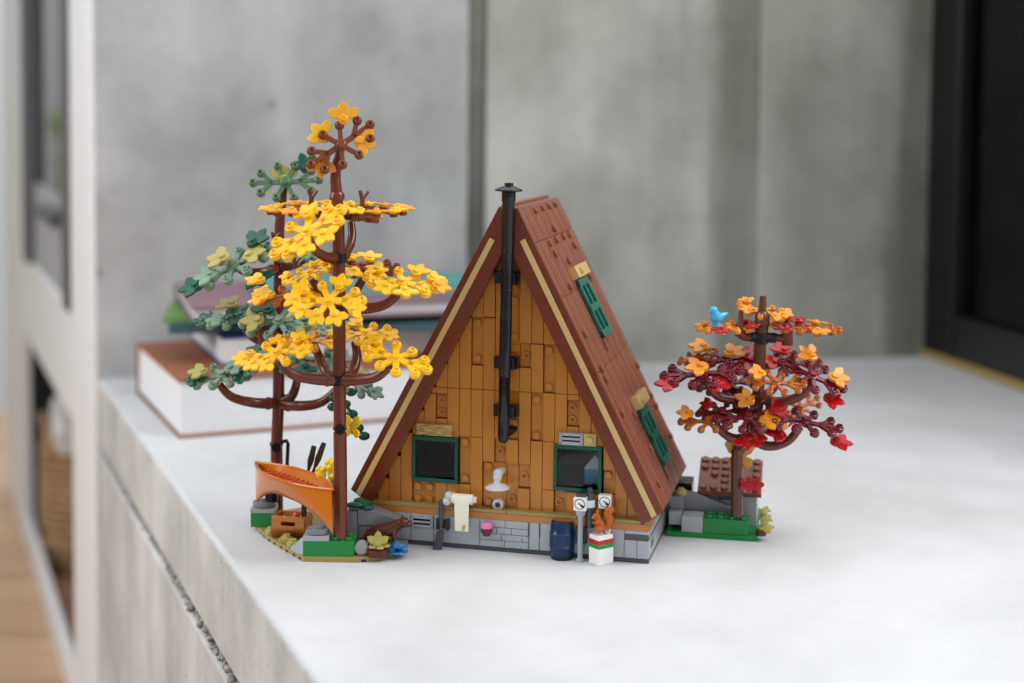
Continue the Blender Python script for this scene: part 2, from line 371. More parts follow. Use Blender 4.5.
b.box(9.7, 11.58, .42, .6, 2.28, 2.55); b.m = 1; b.box(9.7, 11.58, .44, .6, 1.8, 2.26)
b.m = 0
for y0, y1 in ((.6, 3.2), (3.25, 7.1), (7.15, 11), (11.05, RD-.3)): b.box(11.5, 11.6, y0, y1, .39, 1.78); b.box(11.5, 11.6, y0, y1, 2.0, 2.55)
b.m = 1; b.box(11.5, 11.6, .6, RD-.3, 1.8, 1.98)
for y0 in (1.7, 2.5): b.box(11.55, 11.64, y0, y0+.35, .9, 1.55)
for x in (2.0, 2.88): b.box(x, x+.1, .37, .5, 1.45, 2.5)
b.build('foundation', ['light_grey', 'dark_grey'], cabin, .02)
b = MB(); b.box(-11.62, 11.6, .45, RD-.25, 2.56, 3.08); b.m = 1
for x0, x1 in ((-11.62, -3.9), (-3.87, 0.2), (.23, 5.9), (5.93, 11.6)): b.box(x0, x1, .42, RD-.25, 3.1, 3.36)
b.build('floor_plate', ['nougat_edge', 'dark_tan'], cabin, .02)

# façade: columns of smooth boards, studded plates set back between them (k = rows up from the sill)
T, P = 'T', 'P'
FAC = []
def t_(c, k0, k1, w=1): FAC.append((T, c, w, k0, k1, [], 0))
def p_(c, k0, k1, w=1, studs=(), holes=()): FAC.append((P, c, w, k0, k1, [(x, k, 0) for x, k in studs]+[(x, k, 1) for x, k in holes], 0))
def r_(c, k0, k1, w=1): FAC.append(('R', c, w, k0, k1, [], 0))
t_(-11, 0, 2); t_(-10, 0, 4); t_(-9, 0, 6)
p_(-8, 0, 2, 2, [(.5, .5), (1.5, .5), (.5, 1.5), (1.5, 1.5)])
t_(-6, 0, 2); t_(-5, 0, 2); t_(-4, 0, 2)
t_(-8, 5.85, 8); t_(-7, 5.85, 9.45); p_(-6, 7.4, 9.45, 1, [], [(.5, 7.95), (.5, 8.97)]); t_(-6, 5.85, 7.38); t_(-7, 9.47, 10, 2)
p_(-4, 2, 6, 1, [(.5, 2.5), (.5, 5.5)])
t_(-3, 0, 6); t_(-5, 5.85, 10); t_(-4, 6, 10); t_(-3, 6, 10); t_(-2, 4, 10)
p_(-2, 0, 4, 2, [(.5, 3.6), (.5, .6)]); p_(0, 0, 4, 1, [], [(.45, 1.06)])
p_(-1, 4, 6, 1, [], [(.5, 5)]); r_(0, 4, 6); t_(-1, 6, 10); p_(0, 6, 10, 1, [(.55, 7.35)])
r_(1, 0, 2); p_(1, 2.05, 4, 1, [], [(.5, 3.05)]); t_(1, 4, 10)
t_(2, 0, 6); p_(2, 6, 10, 1, [(.45, 6.42), (.45, 9.4)]); t_(3, 0, 2); t_(3, 2, 6); t_(3, 6, 10)
p_(4, 0, 2, 1, [], [(.42, 1.08)]); t_(5, 0, 2); t_(6, 0, 2); t_(7, 0, 2)
t_(4, 5.85, 10); p_(5, 7.4, 9.5, 1, [], [(.45, 7.95), (.45, 8.97)]); t_(5, 5.85, 7.38); t_(5, 9.52, 10); t_(6, 5.85, 10); t_(7, 5.85, 10)
t_(8, 0, 2); p_(8, 2, 4, 1, [(.42, 3.55)]); t_(8, 4, 8); t_(9, 0, 6); t_(10, 0, 3)
for c, k1 in ((-6, 12), (-5, 14), (-4, 16)): t_(c, 10, k1)
t_(-3, 10, 12); p_(-3, 12, 16, 1, [(.5, 12.55), (.5, 15.5)]); t_(-3, 16, 18); t_(-2, 10, 16); r_(-2, 16.05, 20); t_(-1, 10, 22)
t_(0, 10, 12.6); p_(0, 12.6, 21.5, 1, [(.55, 13.5), (.55, 14.5), (.55, 17.45), (.55, 18.5)])
t_(1, 10, 12); p_(1, 12, 14, 1, [], [(.55, 13)]); t_(1, 14, 21); t_(2, 10, 12); r_(2, 11.95, 14); t_(2, 14, 19)
p_(3, 10, 14, 1, [(.45, 10.5), (.45, 13.5)]); t_(3, 14, 17); t_(4, 10, 15); t_(5, 10, 13); t_(6, 10, 11)
b = MB()
gp = .022
for kind, c, w, k0, k1, st, _ in FAC:
    x0, x1, z0, z1 = gx(c)+gp, gx(c+w)-gp, gz(k0)+gp, gz(k1)-gp
    y0 = {'T': FY, 'P': FY+.26, 'R': FY-.12}[kind]
    b.box(x0, x1, y0, FY+1.2, z0, z1)
    for sx, sk, hol in st: b.stud((gx(c)+sx*.975, y0, gz(sk)), (0, -1, 0), .3, .24, bool(hol))
b.build('gable_wall', 'nougat', cabin, .025)
# dark packing behind the boards, left open at the two windows
b = MB()
b.box(-10.4, -7.9, FY+.6, FY+1.25, 3.1, 6.5); b.box(-7.95, -3.8, FY+.6, FY+1.25, 3.1, 5.0); b.box(-3.85, 3.75, FY+.6, FY+1.25, 3.1, 13); b.box(3.8, 7.9, FY+.6, FY+1.25, 3.1, 5.0)
b.box(7.85, 9.9, FY+.6, FY+1.25, 3.1, 6.5); b.box(-7.6, 7.7, FY+.6, FY+1.25, 8.9, 10.5); b.box(-6.4, 6.4, FY+.6, FY+1.25, 10.4, 13); b.box(-5, 5, FY+.6, FY+1.25, 13, 15.5); b.box(-3.6, 3.6, FY+.6, FY+1.25, 15.5, 18.5); b.box(-2, 2.1, FY+.6, FY+1.25, 18.5, 21.6)
b.build('wall_core', 'purple_brown', cabin, 0)

# windows of the façade
def gable_window(x0, z0):
    f = MB(); w, h = 4*.975, 3.72; y0 = FY-.16
    f.box(x0+.02, x0+w-.02, y0, FY+1.1, z0, z0+.34); f.box(x0+.02, x0+w-.02, y0, FY+1.1, z0+h-.36, z0+h)
    f.box(x0+.02, x0+.3, y0, FY+1.1, z0+.34, z0+h-.36); f.box(x0+w-.3, x0+w-.02, y0, FY+1.1, z0+.34, z0+h-.36)
    fr = f.build('window_frame', 'dark_green', cabin, .03)
    p = MB().box(x0+.3, x0+w-.3, FY+.02, FY+.14, z0+.34, z0+h-.36)
    for dx in (.42, w-.72):
        p.box(x0+dx, x0+dx+.3, FY-.08, FY+.04, z0+h-.72, z0+h-.44)
    p.build('pane', 'pane_clear', fr, .02); return fr
gable_window(gx(-8)+.0, 5.08); gable_window(gx(4)-.05, 5.12)
MB().box(-7.42, -4.42, FY-.34, FY+.3, 8.9, 9.86).build('lintel_plank', 'wood_print', cabin, .03, label='tan wood-printed plank')
b = MB(); b.box(4.33, 6.26, FY-.34, FY+.3, 8.86, 9.12); b.box(4.33, 6.26, FY-.34, FY+.3, 9.26, 9.44); b.box(4.33, 6.26, FY-.34, FY+.3, 9.58, 9.82); b.box(4.33, 4.56, FY-.34, FY+.3, 8.86, 9.82); b.box(6.02, 6.26, FY-.34, FY+.3, 8.86, 9.82)
b.m = 1; b.box(4.4, 6.2, FY-.12, FY+.2, 8.9, 9.8)
b.build('vent_grille', ['light_grey', 'black'], cabin, .02, label='light grey grille over the right window')
b = MB(); b.box(6.29, 7.26, FY-.3, FY+.3, 8.86, 9.82); b.stud((6.76, FY-.3, 9.34), (0, -1, 0)); b.build('lintel_block', 'tan', cabin, .03)
b = MB(); b.box(-7.69, -5.83, .3, .5, 1.5, 1.7); b.box(-7.69, -5.83, .3, .5, 1.86, 2.02); b.box(-7.69, -5.83, .3, .5, 2.2, 2.45); b.box(-7.69, -7.5, .3, .5, 1.5, 2.45); b.box(-6.02, -5.83, .3, .5, 1.5, 2.45)
b.m = 1; b.box(-7.6, -5.9, .4, .5, 1.55, 2.4); b.build('vent_grille', ['light_grey', 'black'], cabin, .02, label='grey grille in the foundation')

# roof
def roof_frame(sgn):
    u = Vector((sgn*(RW-.9), 0, -(RH-RE))).normalized(); n = Vector((sgn*.891, 0, .454)); o = Vector((APX+sgn*.8 if sgn > 0 else -.55, 0, RH))
    return o, u, n
SL = 26.0
def roof(sgn):
    o, u, n = roof_frame(sgn); yv = Vector((0, 1, 0))
    e = Vector((sgn*RW, 0, RE)); u = (e-o).normalized(); n = Vector((-u.z*sgn, 0, u.x*sgn)); ln = (e-o).length
    panel = MB()
    q = lambda s, h: o+u*s+n*h
    # slab (inner body)
    panel.prism([q(-.2, -.3), q(ln, -.3), q(ln+.1, -1.5), q(.9, -1.5)], (0, RD-.5, 0), (0, .3, 0))
    nst = 20; wd = (RD-.3)/nst
    br = [0, 2.95, 7.75, 14.2, 20.2, ln]
    for k in range(nst):
        for i in range(len(br)-1):
            if sgn > 0 and ((i in (1, 2) and False)): continue
            gpk = .1 if k % 2 else .17
            panel.obox(q((br[i]+br[i+1])/2, -.13-.02*(k % 3 == 1))+yv*(.15+wd*(k+.5)), u, yv, n, (br[i+1]-br[i])/2-.02, wd/2-gpk/2, .14)
    if sgn > 0:
        for s_, y_ in ((.49,4.8),(.45,7.6),(.42,10.2),(.42,12.7),(2.4,8.2),(3.43,4.5),(3.36,7.2),(3.32,10.1),(3.33,12.5),(4.35,12.5),(4.37,4.5),(5.36,7.9),(7.27,12.7),(7.27,4.35),(11.1,1.9),(14.1,1.95),(15,1.75),(16.1,14.4),(18.9,14.1),(17.9,1.7),(18.8,5.3),(19.9,14.1),(22.8,14.15),(21.8,5.3),(24.2,2.5)):
            panel.stud(q(s_, 0)+yv*y_, n, .31, .26)
    pn = panel.build('roof_panel', 'roof_brown', cabin, .02)  # lighter brown than the gable boards, roof sheen put into the colour
    # gable board facing the front
    f = MB(); f.prism([q(-.15, 0.02), q(14.2, .02), q(14.2, -1.95), q(.9, -1.95)], (0, .34, 0)); f.prism([q(14.23, .02), q(ln, .02), q(ln+.25, -1.95), q(14.23, -1.95)], (0, .34, 0))
    f.prism([q(.9, -1.5), q(ln, -1.5), q(ln+.2, -1.95), q(.9, -1.95)], (0, RD-.6, 0), (0, .3, 0))
    fb = f.build('gable_board', 'red_brown', cabin, .03)
    s = MB(); s.prism([q(2.35, -.5), q(ln-.02, -.5), q(ln+.04, -.95), q(2.35, -.95)], (0, .3, 0), (0, -.07, 0)); s.build('trim_strip', 'tan', fb, .02, label='tan strip along the gable board')
    return q, u, n, yv
roof(-1)
q, ru, rn, yv = roof(1)
b = MB(); b.prism([(-.75, 0, RH-.5), (-.5, 0, RH+.06), (.85, 0, RH+.06), (1.1, 0, RH-.5)], (0, RD-.1, 0), (0, .1, 0)); b.prism([(-.9, 0, RH-.5), (-.55, 0, RH+.3), (.1, 0, RH+.3), (.1, 0, RH)], (0, RD-1.2, 0), (0, 1.1, 0)); b.build('ridge_cap', 'roof_brown', cabin, .05)
def roof_window(s0, s1, y0, y1):
    f = MB(); fr = .0
    base = lambda s, y, h: q(s, h)+yv*y
    def ob(mb, s_0, s_1, y_0, y_1, h0, h1): mb.obox(base((s_0+s_1)/2, (y_0+y_1)/2, (h0+h1)/2), ru, yv, rn, abs(s_1-s_0)/2, abs(y_1-y_0)/2, abs(h1-h0)/2)
    sm = (s0+s1)/2
    for a_, c_ in ((s0, s0+.6), (sm-.3, sm+.3), (s1-.6, s1)): ob(f, a_, c_, y0, y1, -.1, .34)
    for a_, c_ in ((y0, y0+.4), ((y0+y1)/2-.2, (y0+y1)/2+.2), (y1-.4, y1)): ob(f, s0, s1, a_, c_, -.1, .32)
    wf = f.build('roof_window', 'roof_green', cabin, .03)
    g_ = MB()
    for a_, c_ in ((s0+.6, sm-.3), (sm+.3, s1-.6)):
        for d_, e_ in ((y0+.4, (y0+y1)/2-.2), ((y0+y1)/2+.2, y1-.4)): ob(g_, a_, c_, d_, e_, .0, .1)
    g_.build('louvre', 'dark_blue', wf, .02)
    t = MB(); ob(t, s0-1.15, s0-.1, y0-.1, y1+1.2, -.1, .55); t.stud(base(s0-.62, (y0+y1)/2-.4, .55), rn, .3, .22); t.build('lintel_block', 'tan', wf, .04, label='tan block above the roof window')
    k = MB(); ob(k, s0+.3, s1+1.1, y0-.3, y0-.06, -.02, .06); k.build('recess_shade', 'black', wf, 0)  # black strip painted in for the recess shadow beside the window
roof_window(7.1, 12.3, 7.0, 10.6); roof_window(18.9, 23.8, 6.9, 10.2)
# back of the cabin
b = MB(); b.prism([(-11.2, 0, 3.1), (11.2, 0, 3.1), (6.2, 0, 13), (-5.8, 0, 13)], (0, .8, 0), (0, RD-1.6, 0)); b.build('back_wall', 'nougat', cabin, 0)
# chimney
ch = MB(); cx, cy = .08, -.25; ch.M = Matrix.Translation((cx, cy, 9)) @ Matrix.Rotation(R(.75), 4, 'Y') @ Matrix.Translation((-cx, -cy, -9))
ch.lathe((cx, cy, 0), (0,0,1), [(.2, 8.95), (.36, 9.1), (.44, 9.45), (.46, 9.9), (.46, 14.2), (.48, 14.25), (.48, 18.9), (.46, 18.95), (.46, 24.0), (.48, 24.05), (.48, 27.9), (.55, 28.0), (.55, 28.7), (.44, 28.8)], 20)
for z in (14.2, 18.9, 21.0, 24.02): ch.lathe((cx, cy, z), (0,0,1), [(.46, 0), (.5, .03), (.5, .09), (.46, .12)], 20)
chim = ch.build('chimney_pipe', 'black', cabin, .01)
cp = MB(); cp.M = ch.M; cp.lathe((cx, cy, 28.7), (0,0,1), [(.5, 0), (1.08, .1), (1.1, .2), (.6, .42), (.35, .5), (.34, .72), (.001, .74)], 24); cp.build('chimney_cap', 'black', chim, .01)
for z in (11.3, 15.15, 21.9):
    b = MB(); b.box(-.98, .98, FY-.5, FY+.2, z-.48, z+.48); b.box(-.42, .82, cy+.1, FY-.3, z-.42, z+.42); b.build('pipe_bracket', 'black', chim, .04)
MB().tube([(.25, .2, 9.6), (.4, .7, 9.7), (.45, FY+.3, 9.8)], [.3, .34, .36], 12).build('elbow', 'black', chim, 0)
# wall lamp
lm = MB(); lx = -.5
lm.cyl((lx+.1, FY+.3, 6.35), (lx, .6, 6.35), .3); lm.ball((lx, .45, 6.3), .4); lm.ball((lx, .25, 6.0), .36); lm.cyl((lx, .2, 5.95), (lx, .1, 5.5), .22, .3)
lamp = lm.build('wall_lamp', 'pale_grey', cabin, 0)
MB().lathe((lx+.05, .1, 5.2), (0,0,1), [(.98, 0), (1.0, .08), (.75, .26), (.3, .42), (.001, .43)], 26).build('lamp_shade', 'pale_grey', lamp, .01)
MB().lathe((-.6, FY+.3, 3.66), (0, -1, 0), [(.42, 0), (.45, .35), (.45, .62), (.24, .66), (.2, .5), (.001, .5)], 18).build('valve', ['pale_grey'], cabin, .03)
MB().lathe((-.6, FY-.36, 3.66), (0, -1, 0), [(.17, 0), (.17, .1), (.001, .1)], 14).build('valve_hole', 'black', cabin, 0)

def W3(X, Y, Z): return cw(X, Y, Z)
# gauges
def gauge(parent, c, yaw=0):
    b = MB(); b.M = Matrix.Translation(Vector(c)) @ Matrix.Rotation(yaw, 4, 'Z'); b.box(-.5, .5, -.35, .35, -.55, .5); bx = b.build('gauge_box', 'white', parent, .04)
    d = MB(); d.M = b.M; d.lathe((0, -.35, 0), (0, -1, 0), [(.42, -.02), (.42, .015), (.001, .015)], 24); d.m = 1; d.lathe((0, -.362, 0), (0, -1, 0), [(.36, 0), (.36, .012), (.001, .012)], 24)
    d.m = 0; d.obox((.12, -.385, -.06), (.85, 0, -.52), (0, 1, 0), (.52, 0, .85), .26, .008, .045); d.obox((.2, -.386, -.14), (.85, 0, -.52), (0, 1, 0), (.52, 0, .85), .12, .01, .09)
    d.build('dial', ['black', 'white'], bx, 0)
gauge(cabin, (8.15, .45, 4.74))
pp = MB(); pc = (6.95, .35); pp.cyl((*pc, 2.6), (*pc, 4.2), .36); pp.cyl((*pc, 4.75), (*pc, 5.35), .36); pp.cyl((*pc, 5.35), (*pc, 5.7), .22); pp.box(6.9, 7.7, .5, 1.2, 4.3, 4.6)
pipe = pp.build('gas_pipe', 'dark_grey', cabin, .03); MB().cyl((*pc, 4.2), (*pc, 4.78), .42).build('pipe_collar', 'white', pipe, .03)

# post with gauge
gp_ = thing('meter_post', 'light grey pole with white dial box beside the blue barrel', 'meter', ground(580, 561), -YAW)
MB().lathe((0,0,0), (0,0,1), [(.34, 0), (.34, .15), (.22, .25), (.22, 3.5), (.4, 3.75), (.4, 4.05)], 16).build('pole', 'light_grey', gp_, .01)
gauge(gp_, (0, -.05, 4.6)); MB().box(-.35, .45, -.2, .4, 5.1, 5.3).build('top_plate', 'dark_grey', gp_, .03)
MB().box(-.45, .45, .22, .6, 1.3, 2.6).build('clip', 'black', gp_, .03)

# barrel
br_ = thing('barrel', 'dark blue ribbed barrel standing against the grey foundation', 'barrel', ground(562, 559)+Vector((0,.3,0)), 0)
b = MB(); b.lathe((0,0,0), (0,0,1), [(.86, .2), (.93, .4), (.95, .9), (1.0, .96), (1.0, 1.06), (.95, 1.12), (.96, 1.9), (1.0, 1.96), (1.0, 2.06), (.95, 2.12), (.93, 2.65), (.84, 2.95), (.76, 2.95), (.72, 2.85), (.001, 2.85)], 28)
for k in range(12): a = k*math.pi/6; b.obox((.965*math.cos(a), .965*math.sin(a), 1.5), (math.cos(a), math.sin(a), 0), (-math.sin(a), math.cos(a), 0), (0,0,1), .03, .06, .42)
b.build('body', 'dark_blue', br_, .01); MB().lathe((0,0,0), (0,0,1), [(.86, 0), (.9, .06), (.9, .22), (.74, .26)], 28).build('base_ring', 'black', br_, .01)

# white bin with red and green bands, squirrel, cup
bp = ground(598.4, 566.5)
gb = thing('waste_bin', 'white box with red and green stripes in front of the foundation', 'box', bp, R(36))
MB().box(0, 1.5, 0, 1.2, 0, 1.3).box(0.02, 1.48, .02, 1.18, 1.3, 2.3).build('body', 'white', gb, .04)
MB().box(-.01, 1.51, -.01, 1.21, 1.62, 1.97).build('red_band', 'red', gb, .02); MB().box(-.012, 1.512, -.012, 1.212, 1.3, 1.62).build('green_band', 'green', gb, .02)
rot = Matrix.Rotation(R(36), 4, 'Z'); loc = lambda x, y, z: bp + rot @ Vector((x, y, z))
sq = thing('toy_squirrel', 'orange squirrel with curled tail sitting on the striped white box', 'squirrel', loc(.5, .55, 2.3), R(4)); sq.scale = (.77, .77, .77)
MB().lathe((0,0,0), (0,0,1), [(.42, 0), (.42, .2), (.3, .22), (.3, .3)], 18).build('stand', 'light_grey', sq, .02)
b = MB()
b.ball((.1, 0, .95), .52, sq=(.95, .85, 1.15)); b.ball((-.1, -.02, 1.4), .4, sq=(.9, .85, 1)); b.ball((-.3, -.04, 1.85), .4, sq=(1.05, .9, .9)); b.ball((-.62, -.06, 1.72), .2, sq=(1.2, .9, .8))
for s in (-.2, .2): b.tube([(-.2, s, 2.05), (-.18, s*1.15, 2.35), (-.12, s*1.2, 2.62)], [.15, .12, .03], 8); b.tube([(-.1, s*1.6, 1.35), (-.45, s*1.7, 1.2), (-.72, s*.9, 1.25)], [.15, .13, .1], 8); b.ball((-.1, s*1.8, .55), .3, sq=(1.3, .8, .9)); b.ball((-.42, s*1.6, .36), .16, sq=(1.5, .8, .7))
b.tube([(.45, .03, .6), (.85, .04, .75), (1.05, .05, 1.15), (1.02, .05, 1.65), (.82, .05, 2.05), (.95, .05, 2.45), (1.3, .05, 2.5), (1.48, .05, 2.25)], [.2, .34, .42, .46, .46, .44, .34, .2], 12)
blob('body', 'squirrel', sq, b, .06, 3)
MB().ball((-.52, -.36, 1.95), .06).ball((-.44, .34, 1.95), .06).build('eye', 'black', sq, 0)
cup = thing('drink_cup', 'small white cup beside the squirrel on the striped box', 'cup', loc(1.2, .42, 2.3), 0)
MB().lathe((0,0,0), (0,0,1), [(.2, 0), (.3, .55), (.3, .62), (.25, .62), (.2, .2), (.001, .2)], 16).build('shell', 'white', cup, .01)
MB().obox((.02, -.265, .3), (1, 0, 0), (0, 1, .18), (0, -.18, 1), .1, .012, .14).build('print', 'olive', cup, 0)

# paper on its holder
pr = thing('paper_roll', 'white paper roll with a long hanging sheet on grey wall holder', 'paper roll', cw(-3.32, .25, 4.1), -YAW)
MB().cyl((-.9, 0, 0), (.85, 0, 0), .42, n=22).build('roll', 'cream', pr, .04)
MB().cyl((.8, 0, 0), (1.12, 0, 0), .26).build('core', 'cream', pr, .02)
b = MB(); pts = [(-.38, -.40, .1), (-.42, -.45, -.3), (-.42, -.46, -1.0), (-.42, -.46, -1.7), (-.42, -.44, -2.5)]
for i in range(len(pts)-1):
    (_, y0, z0), (_, y1, z1) = pts[i], pts[i+1]
    b.prism([(-.6+.02*i, y0, z0), (.62-.01*i, y0, z0), (.62-.01*i, y1, z1), (-.6+.02*i, y1, z1)], (0, .06, 0))
b.build('sheet', 'cream', pr, .01)
MB().obox((.2, -.475, -2.2), (1, 0, 0), (0, 1, 0), (.2, 0, 1), .12, .01, .22).build('print', 'tan', pr, 0)
MB().ball((-1.15, -.1, .22), .34).ball((-1.3, -.1, -.25), .36).cyl((-1.15, 0, .2), (-1.1, .95, .1), .22).cyl((-1.2, 0, 0), (-.85, 0, 0), .2).build('holder', 'pale_grey', pr, 0)
# shovel
sh = thing('toy_shovel', 'dark grey shovel leaning upright against the foundation', 'shovel', cw(-5.05, .0, 0), -YAW)
b = MB(); b.tube([(-.04, .1, 4.0), (-.04, .08, 3.9), (-.02, .06, 3.0), (.0, .04, 2.0), (.0, .02, 1.75)], [.1, .2, .22, .17, .14], 12); b.tube([(0, .02, 1.75), (-.02, -.12, 1.45)], [.12, .12], 8); b.build('handle', 'dark_grey', sh, .01)
b = MB(); b.prism([(-.34, -.12, 1.42), (.3, -.12, 1.46), (.22, -.5, .08), (-.52, -.5, .05)], (0, .1, .02)); b.prism([(-.34, -.16, 1.3), (-.26, -.16, 1.3), (-.44, -.54, .08), (-.52, -.54, .08)], (0, -.08, 0)); b.prism([(.22, -.16, 1.32), (.3, -.16, 1.32), (.22, -.54, .1), (.14, -.54, .1)], (0, -.08, 0)); b.build('blade', 'dark_grey', sh, .01)
MB().box(-.45, -.2, .05, .38, 1.5, 2.4).box(.35, .62, .05, .38, 1.5, 2.4).box(-.4, .6, .25, .4, 1.6, 2.3).build('clip', 'black', sh, .03)
# pink cup
pk = thing('pink_cupcake', 'pink topped round cup fixed to the grey brick foundation', 'cupcake', cw(-1.25, -.12, 1.55), -YAW)
MB().lathe((0,0,0), (0,0,1), [(.3, -.15), (.34, .05), (.46, .18), (.46, .48)], 20).build('case', 'cup', pk, .02); MB().lathe((0,0,.48), (0,0,1), [(.46, 0), (.48, .1), (.46, .32), (.32, .42), (.001, .43)], 20).build('icing', 'pink', pk, .01)
# something blue and white seen through the right window
cb = thing('indoor_cupboard', 'blue cupboard with white gabled top seen through the right window', 'cupboard', cw(6.9, 3.1, 3.4), -YAW)
MB().box(-.85, .85, -.5, .5, 0, 3.2).build('body', 'azure', cb, .04); MB().prism([(-.95, -.55, 3.2), (.95, -.55, 3.2), (0, -.55, 4.4)], (0, 1.1, 0)).build('top', 'white', cb, .03)

# ------------------------------------------------------------------ trees
SPRAY_TIPS = []
for s in (1, -1):
    SPRAY_TIPS += [(2.8*s, .05), (2.15*s, .88), (2.15*s, -.88)]
SPRAY_TIPS += [(.8, 1.35), (-.7, 1.45), (.7, -1.45), (-.8, -1.35)]
def spray_mb(broad):
    b = MB(); w = .27 if broad else .19; r = .46 if broad else .38
    def arm(p, q, ww):
        p = Vector((*p, 0)); q = Vector((*q, 0)); d = (q-p); l = d.length; d.normalize()
        b.obox((p+q)/2, d, (-d.y, d.x, 0), (0,0,1), l/2, ww, .13)
    for s in (1, -1):
        arm((0, 0), (1.25*s, 0), w*1.15); arm((1.15*s, 0), (2.8*s, .05), w); arm((1.15*s, 0), (2.15*s, .88), w); arm((1.15*s, 0), (2.15*s, -.88), w)
    for t in SPRAY_TIPS[6:]: arm((0, 0), t, w)
    b.lathe((0,0,-.3), (0,0,1), [(.42, 0), (.5, .1), (.5, .5), (.34, .55), (.3, .78), (.001, .78)], 14)
    for x, y in SPRAY_TIPS:
        b.lathe((x, y, -.26), (0,0,1), [(r*.8, 0), (r, .08), (r, .42), (r*.72, .46), (r*.66, .64), (r*.4, .64), (r*.36, .5), (.001, .5)], 12)
    return b
def leaf_mb(n=3):
    b = MB()
    b.lathe((0,0,-.1), (0,0,1), [(.5, 0), (.52, .06), (.52, .34), (.3, .38), (.28, .56), (.001, .56)], 14)
    angs = {3: (-58, 0, 58), 5: (-144, -72, 0, 72, 144)}[n]
    for a in angs:
        a = R(a); d = Vector((math.cos(a), math.sin(a), 0)); e = Vector((-d.y, d.x, 0)); pts = []
        prof = [(.2, .18), (.5, .34), (.82, .42), (1.1, .3), (1.36, .04)]
        if n == 5: prof = [(.2, .2), (.45, .3), (.75, .38), (.98, .24), (1.1, .05)]
        pts = [d*x+e*y+Vector((0,0,.05*x)) for x, y in prof]+[d*x-e*y+Vector((0,0,.05*x)) for x, y in reversed(prof)]
        b.prism(pts, (0,0,.2), (0,0,.06))
    return b
CACHE = {}
def shared(kind, mat, parent, M, scale=1.0):
    key = (kind, mat)
    if key not in CACHE:
        mb = {'spray': lambda: spray_mb(False), 'broad': lambda: spray_mb(True), 'leaf': lambda: leaf_mb(3), 'star': lambda: leaf_mb(5)}[kind]()
        o = mb.build('leaf_spray' if kind in ('spray', 'broad') else 'leaf', mat, parent, .025 if kind in ('spray', 'broad') else .04, segs=1)
        CACHE[key] = o
    else:
        o = CACHE[key].copy(); col.objects.link(o); o.parent = parent
    M = M.copy(); M.translation = M.translation*S
    o.matrix_basis = M @ Matrix.Scale(scale, 4)
    return o
def frame_of(n, ax):
    n = Vector(n).normalized(); ax = Vector(ax); ax = (ax-n*ax.dot(n)).normalized(); y = n.cross(ax)
    return Matrix(((ax.x, y.x, n.x), (ax.y, y.y, n.y), (ax.z, y.z, n.z))).to_4x4()
class Tree:
    def __init__(t, name, label, base):
        t.base = Vector(base); t.o = thing(name, label, 'tree', base)
    def mb(t):
        b = MB(); b.M = Matrix.Translation(-t.base); return b
    def part(t, name, mb, mat, parent=None, bevel=.0): return mb.build(name, mat, parent or t.o, bevel)
    def branch(t, pts, rad=(.46, .42, .3), mat='trunk'):
        # smooth the control points, thick at the trunk, thinner at the tip, with a collar
        P = [Vector(p) for p in pts]; path = []
        for i in range(len(P)-1):
            p0, p1, p2, p3 = P[max(i-1, 0)], P[i], P[i+1], P[min(i+2, len(P)-1)]
            for k in range(6):
                u = k/6; path.append(.5*((2*p1)+(p2-p0)*u+(2*p0-5*p1+4*p2-p3)*u*u+(3*p1-p0-3*p2+p3)*u**3))
        path.append(P[-1]); n = len(path)-1
        rr = [rad[0]+(rad[2]-rad[0])*(i/n) for i in range(n+1)]
        b = t.mb(); b.tube(path, rr, 12)
        k = max(1, n//5); d = (path[k+1]-path[k]).normalized() if n > k else Vector((0,0,1))
        b.lathe(path[k]-d*.12, d, [(rr[k]*1.0, 0), (rr[k]*1.16, .06), (rr[k]*1.16, .2), (rr[k], .26)], 12)
        return t.part('branch', b, mat)
    def spray(t, br, hub, n, ax, kind, mat, leaves=(), frac=.6, seed=0, px=(), lk='leaf', scale=1.0, lift=.2):
        M = frame_of(n, ax); M.translation = Vector(hub)-t.base
        shared(kind, mat, br, M, scale); rnd = random.Random(seed*17+5)
        if leaves:
            for x, y in SPRAY_TIPS:
                if rnd.random() > frac: continue
                a = math.atan2(y, x)+rnd.uniform(-.5, .5)
                L = Matrix.Translation(Vector((x, y, lift))*scale) @ Matrix.Rotation(a, 4, 'Z') @ Matrix.Rotation(rnd.uniform(-.1, .3), 4, 'Y')
                shared(lk, rnd.choice(leaves), br, M @ L, scale*.88)
        for (p, a, m) in px:
            L = frame_of(n, (math.cos(R(a)), 0, math.sin(R(a)))); L.translation = Vector(p)-t.base
            shared(lk, m, br, L, scale)
    def twig(t, br, p, h=1.1):
        b = t.mb(); p = Vector(p)
        b.tube([p, p+Vector((.03, 0, h*.6)), p+Vector((-.18, 0, h*1.15))], [.2, .19, .12], 8); b.tube([p+Vector((.02, 0, h*.55)), p+Vector((.42, -.1, h)), p+Vector((.5, -.1, h*1.1))], [.13, .12, .08], 8)
        t.part('twig', b, 'trunk', br)
    def ring(t, p, ax=(0,0,1), r=.56, h=.75):
        b = t.mb(); ax = Vector(ax).normalized(); b.lathe(Vector(p)-ax*h/2, ax, [(.4, 0), (r, .05), (r, h-.05), (.4, h)], 16)
        t.part('connector', b, 'black')
    def pin(t, p):
        b = t.mb(); p = Vector(p); b.lathe(p, (0,-1,0), [(.38, 0), (.42, .1), (.42, .18), (.22, .18), (.2, .08), (.001, .08)], 16); t.part('connector', b, 'black')

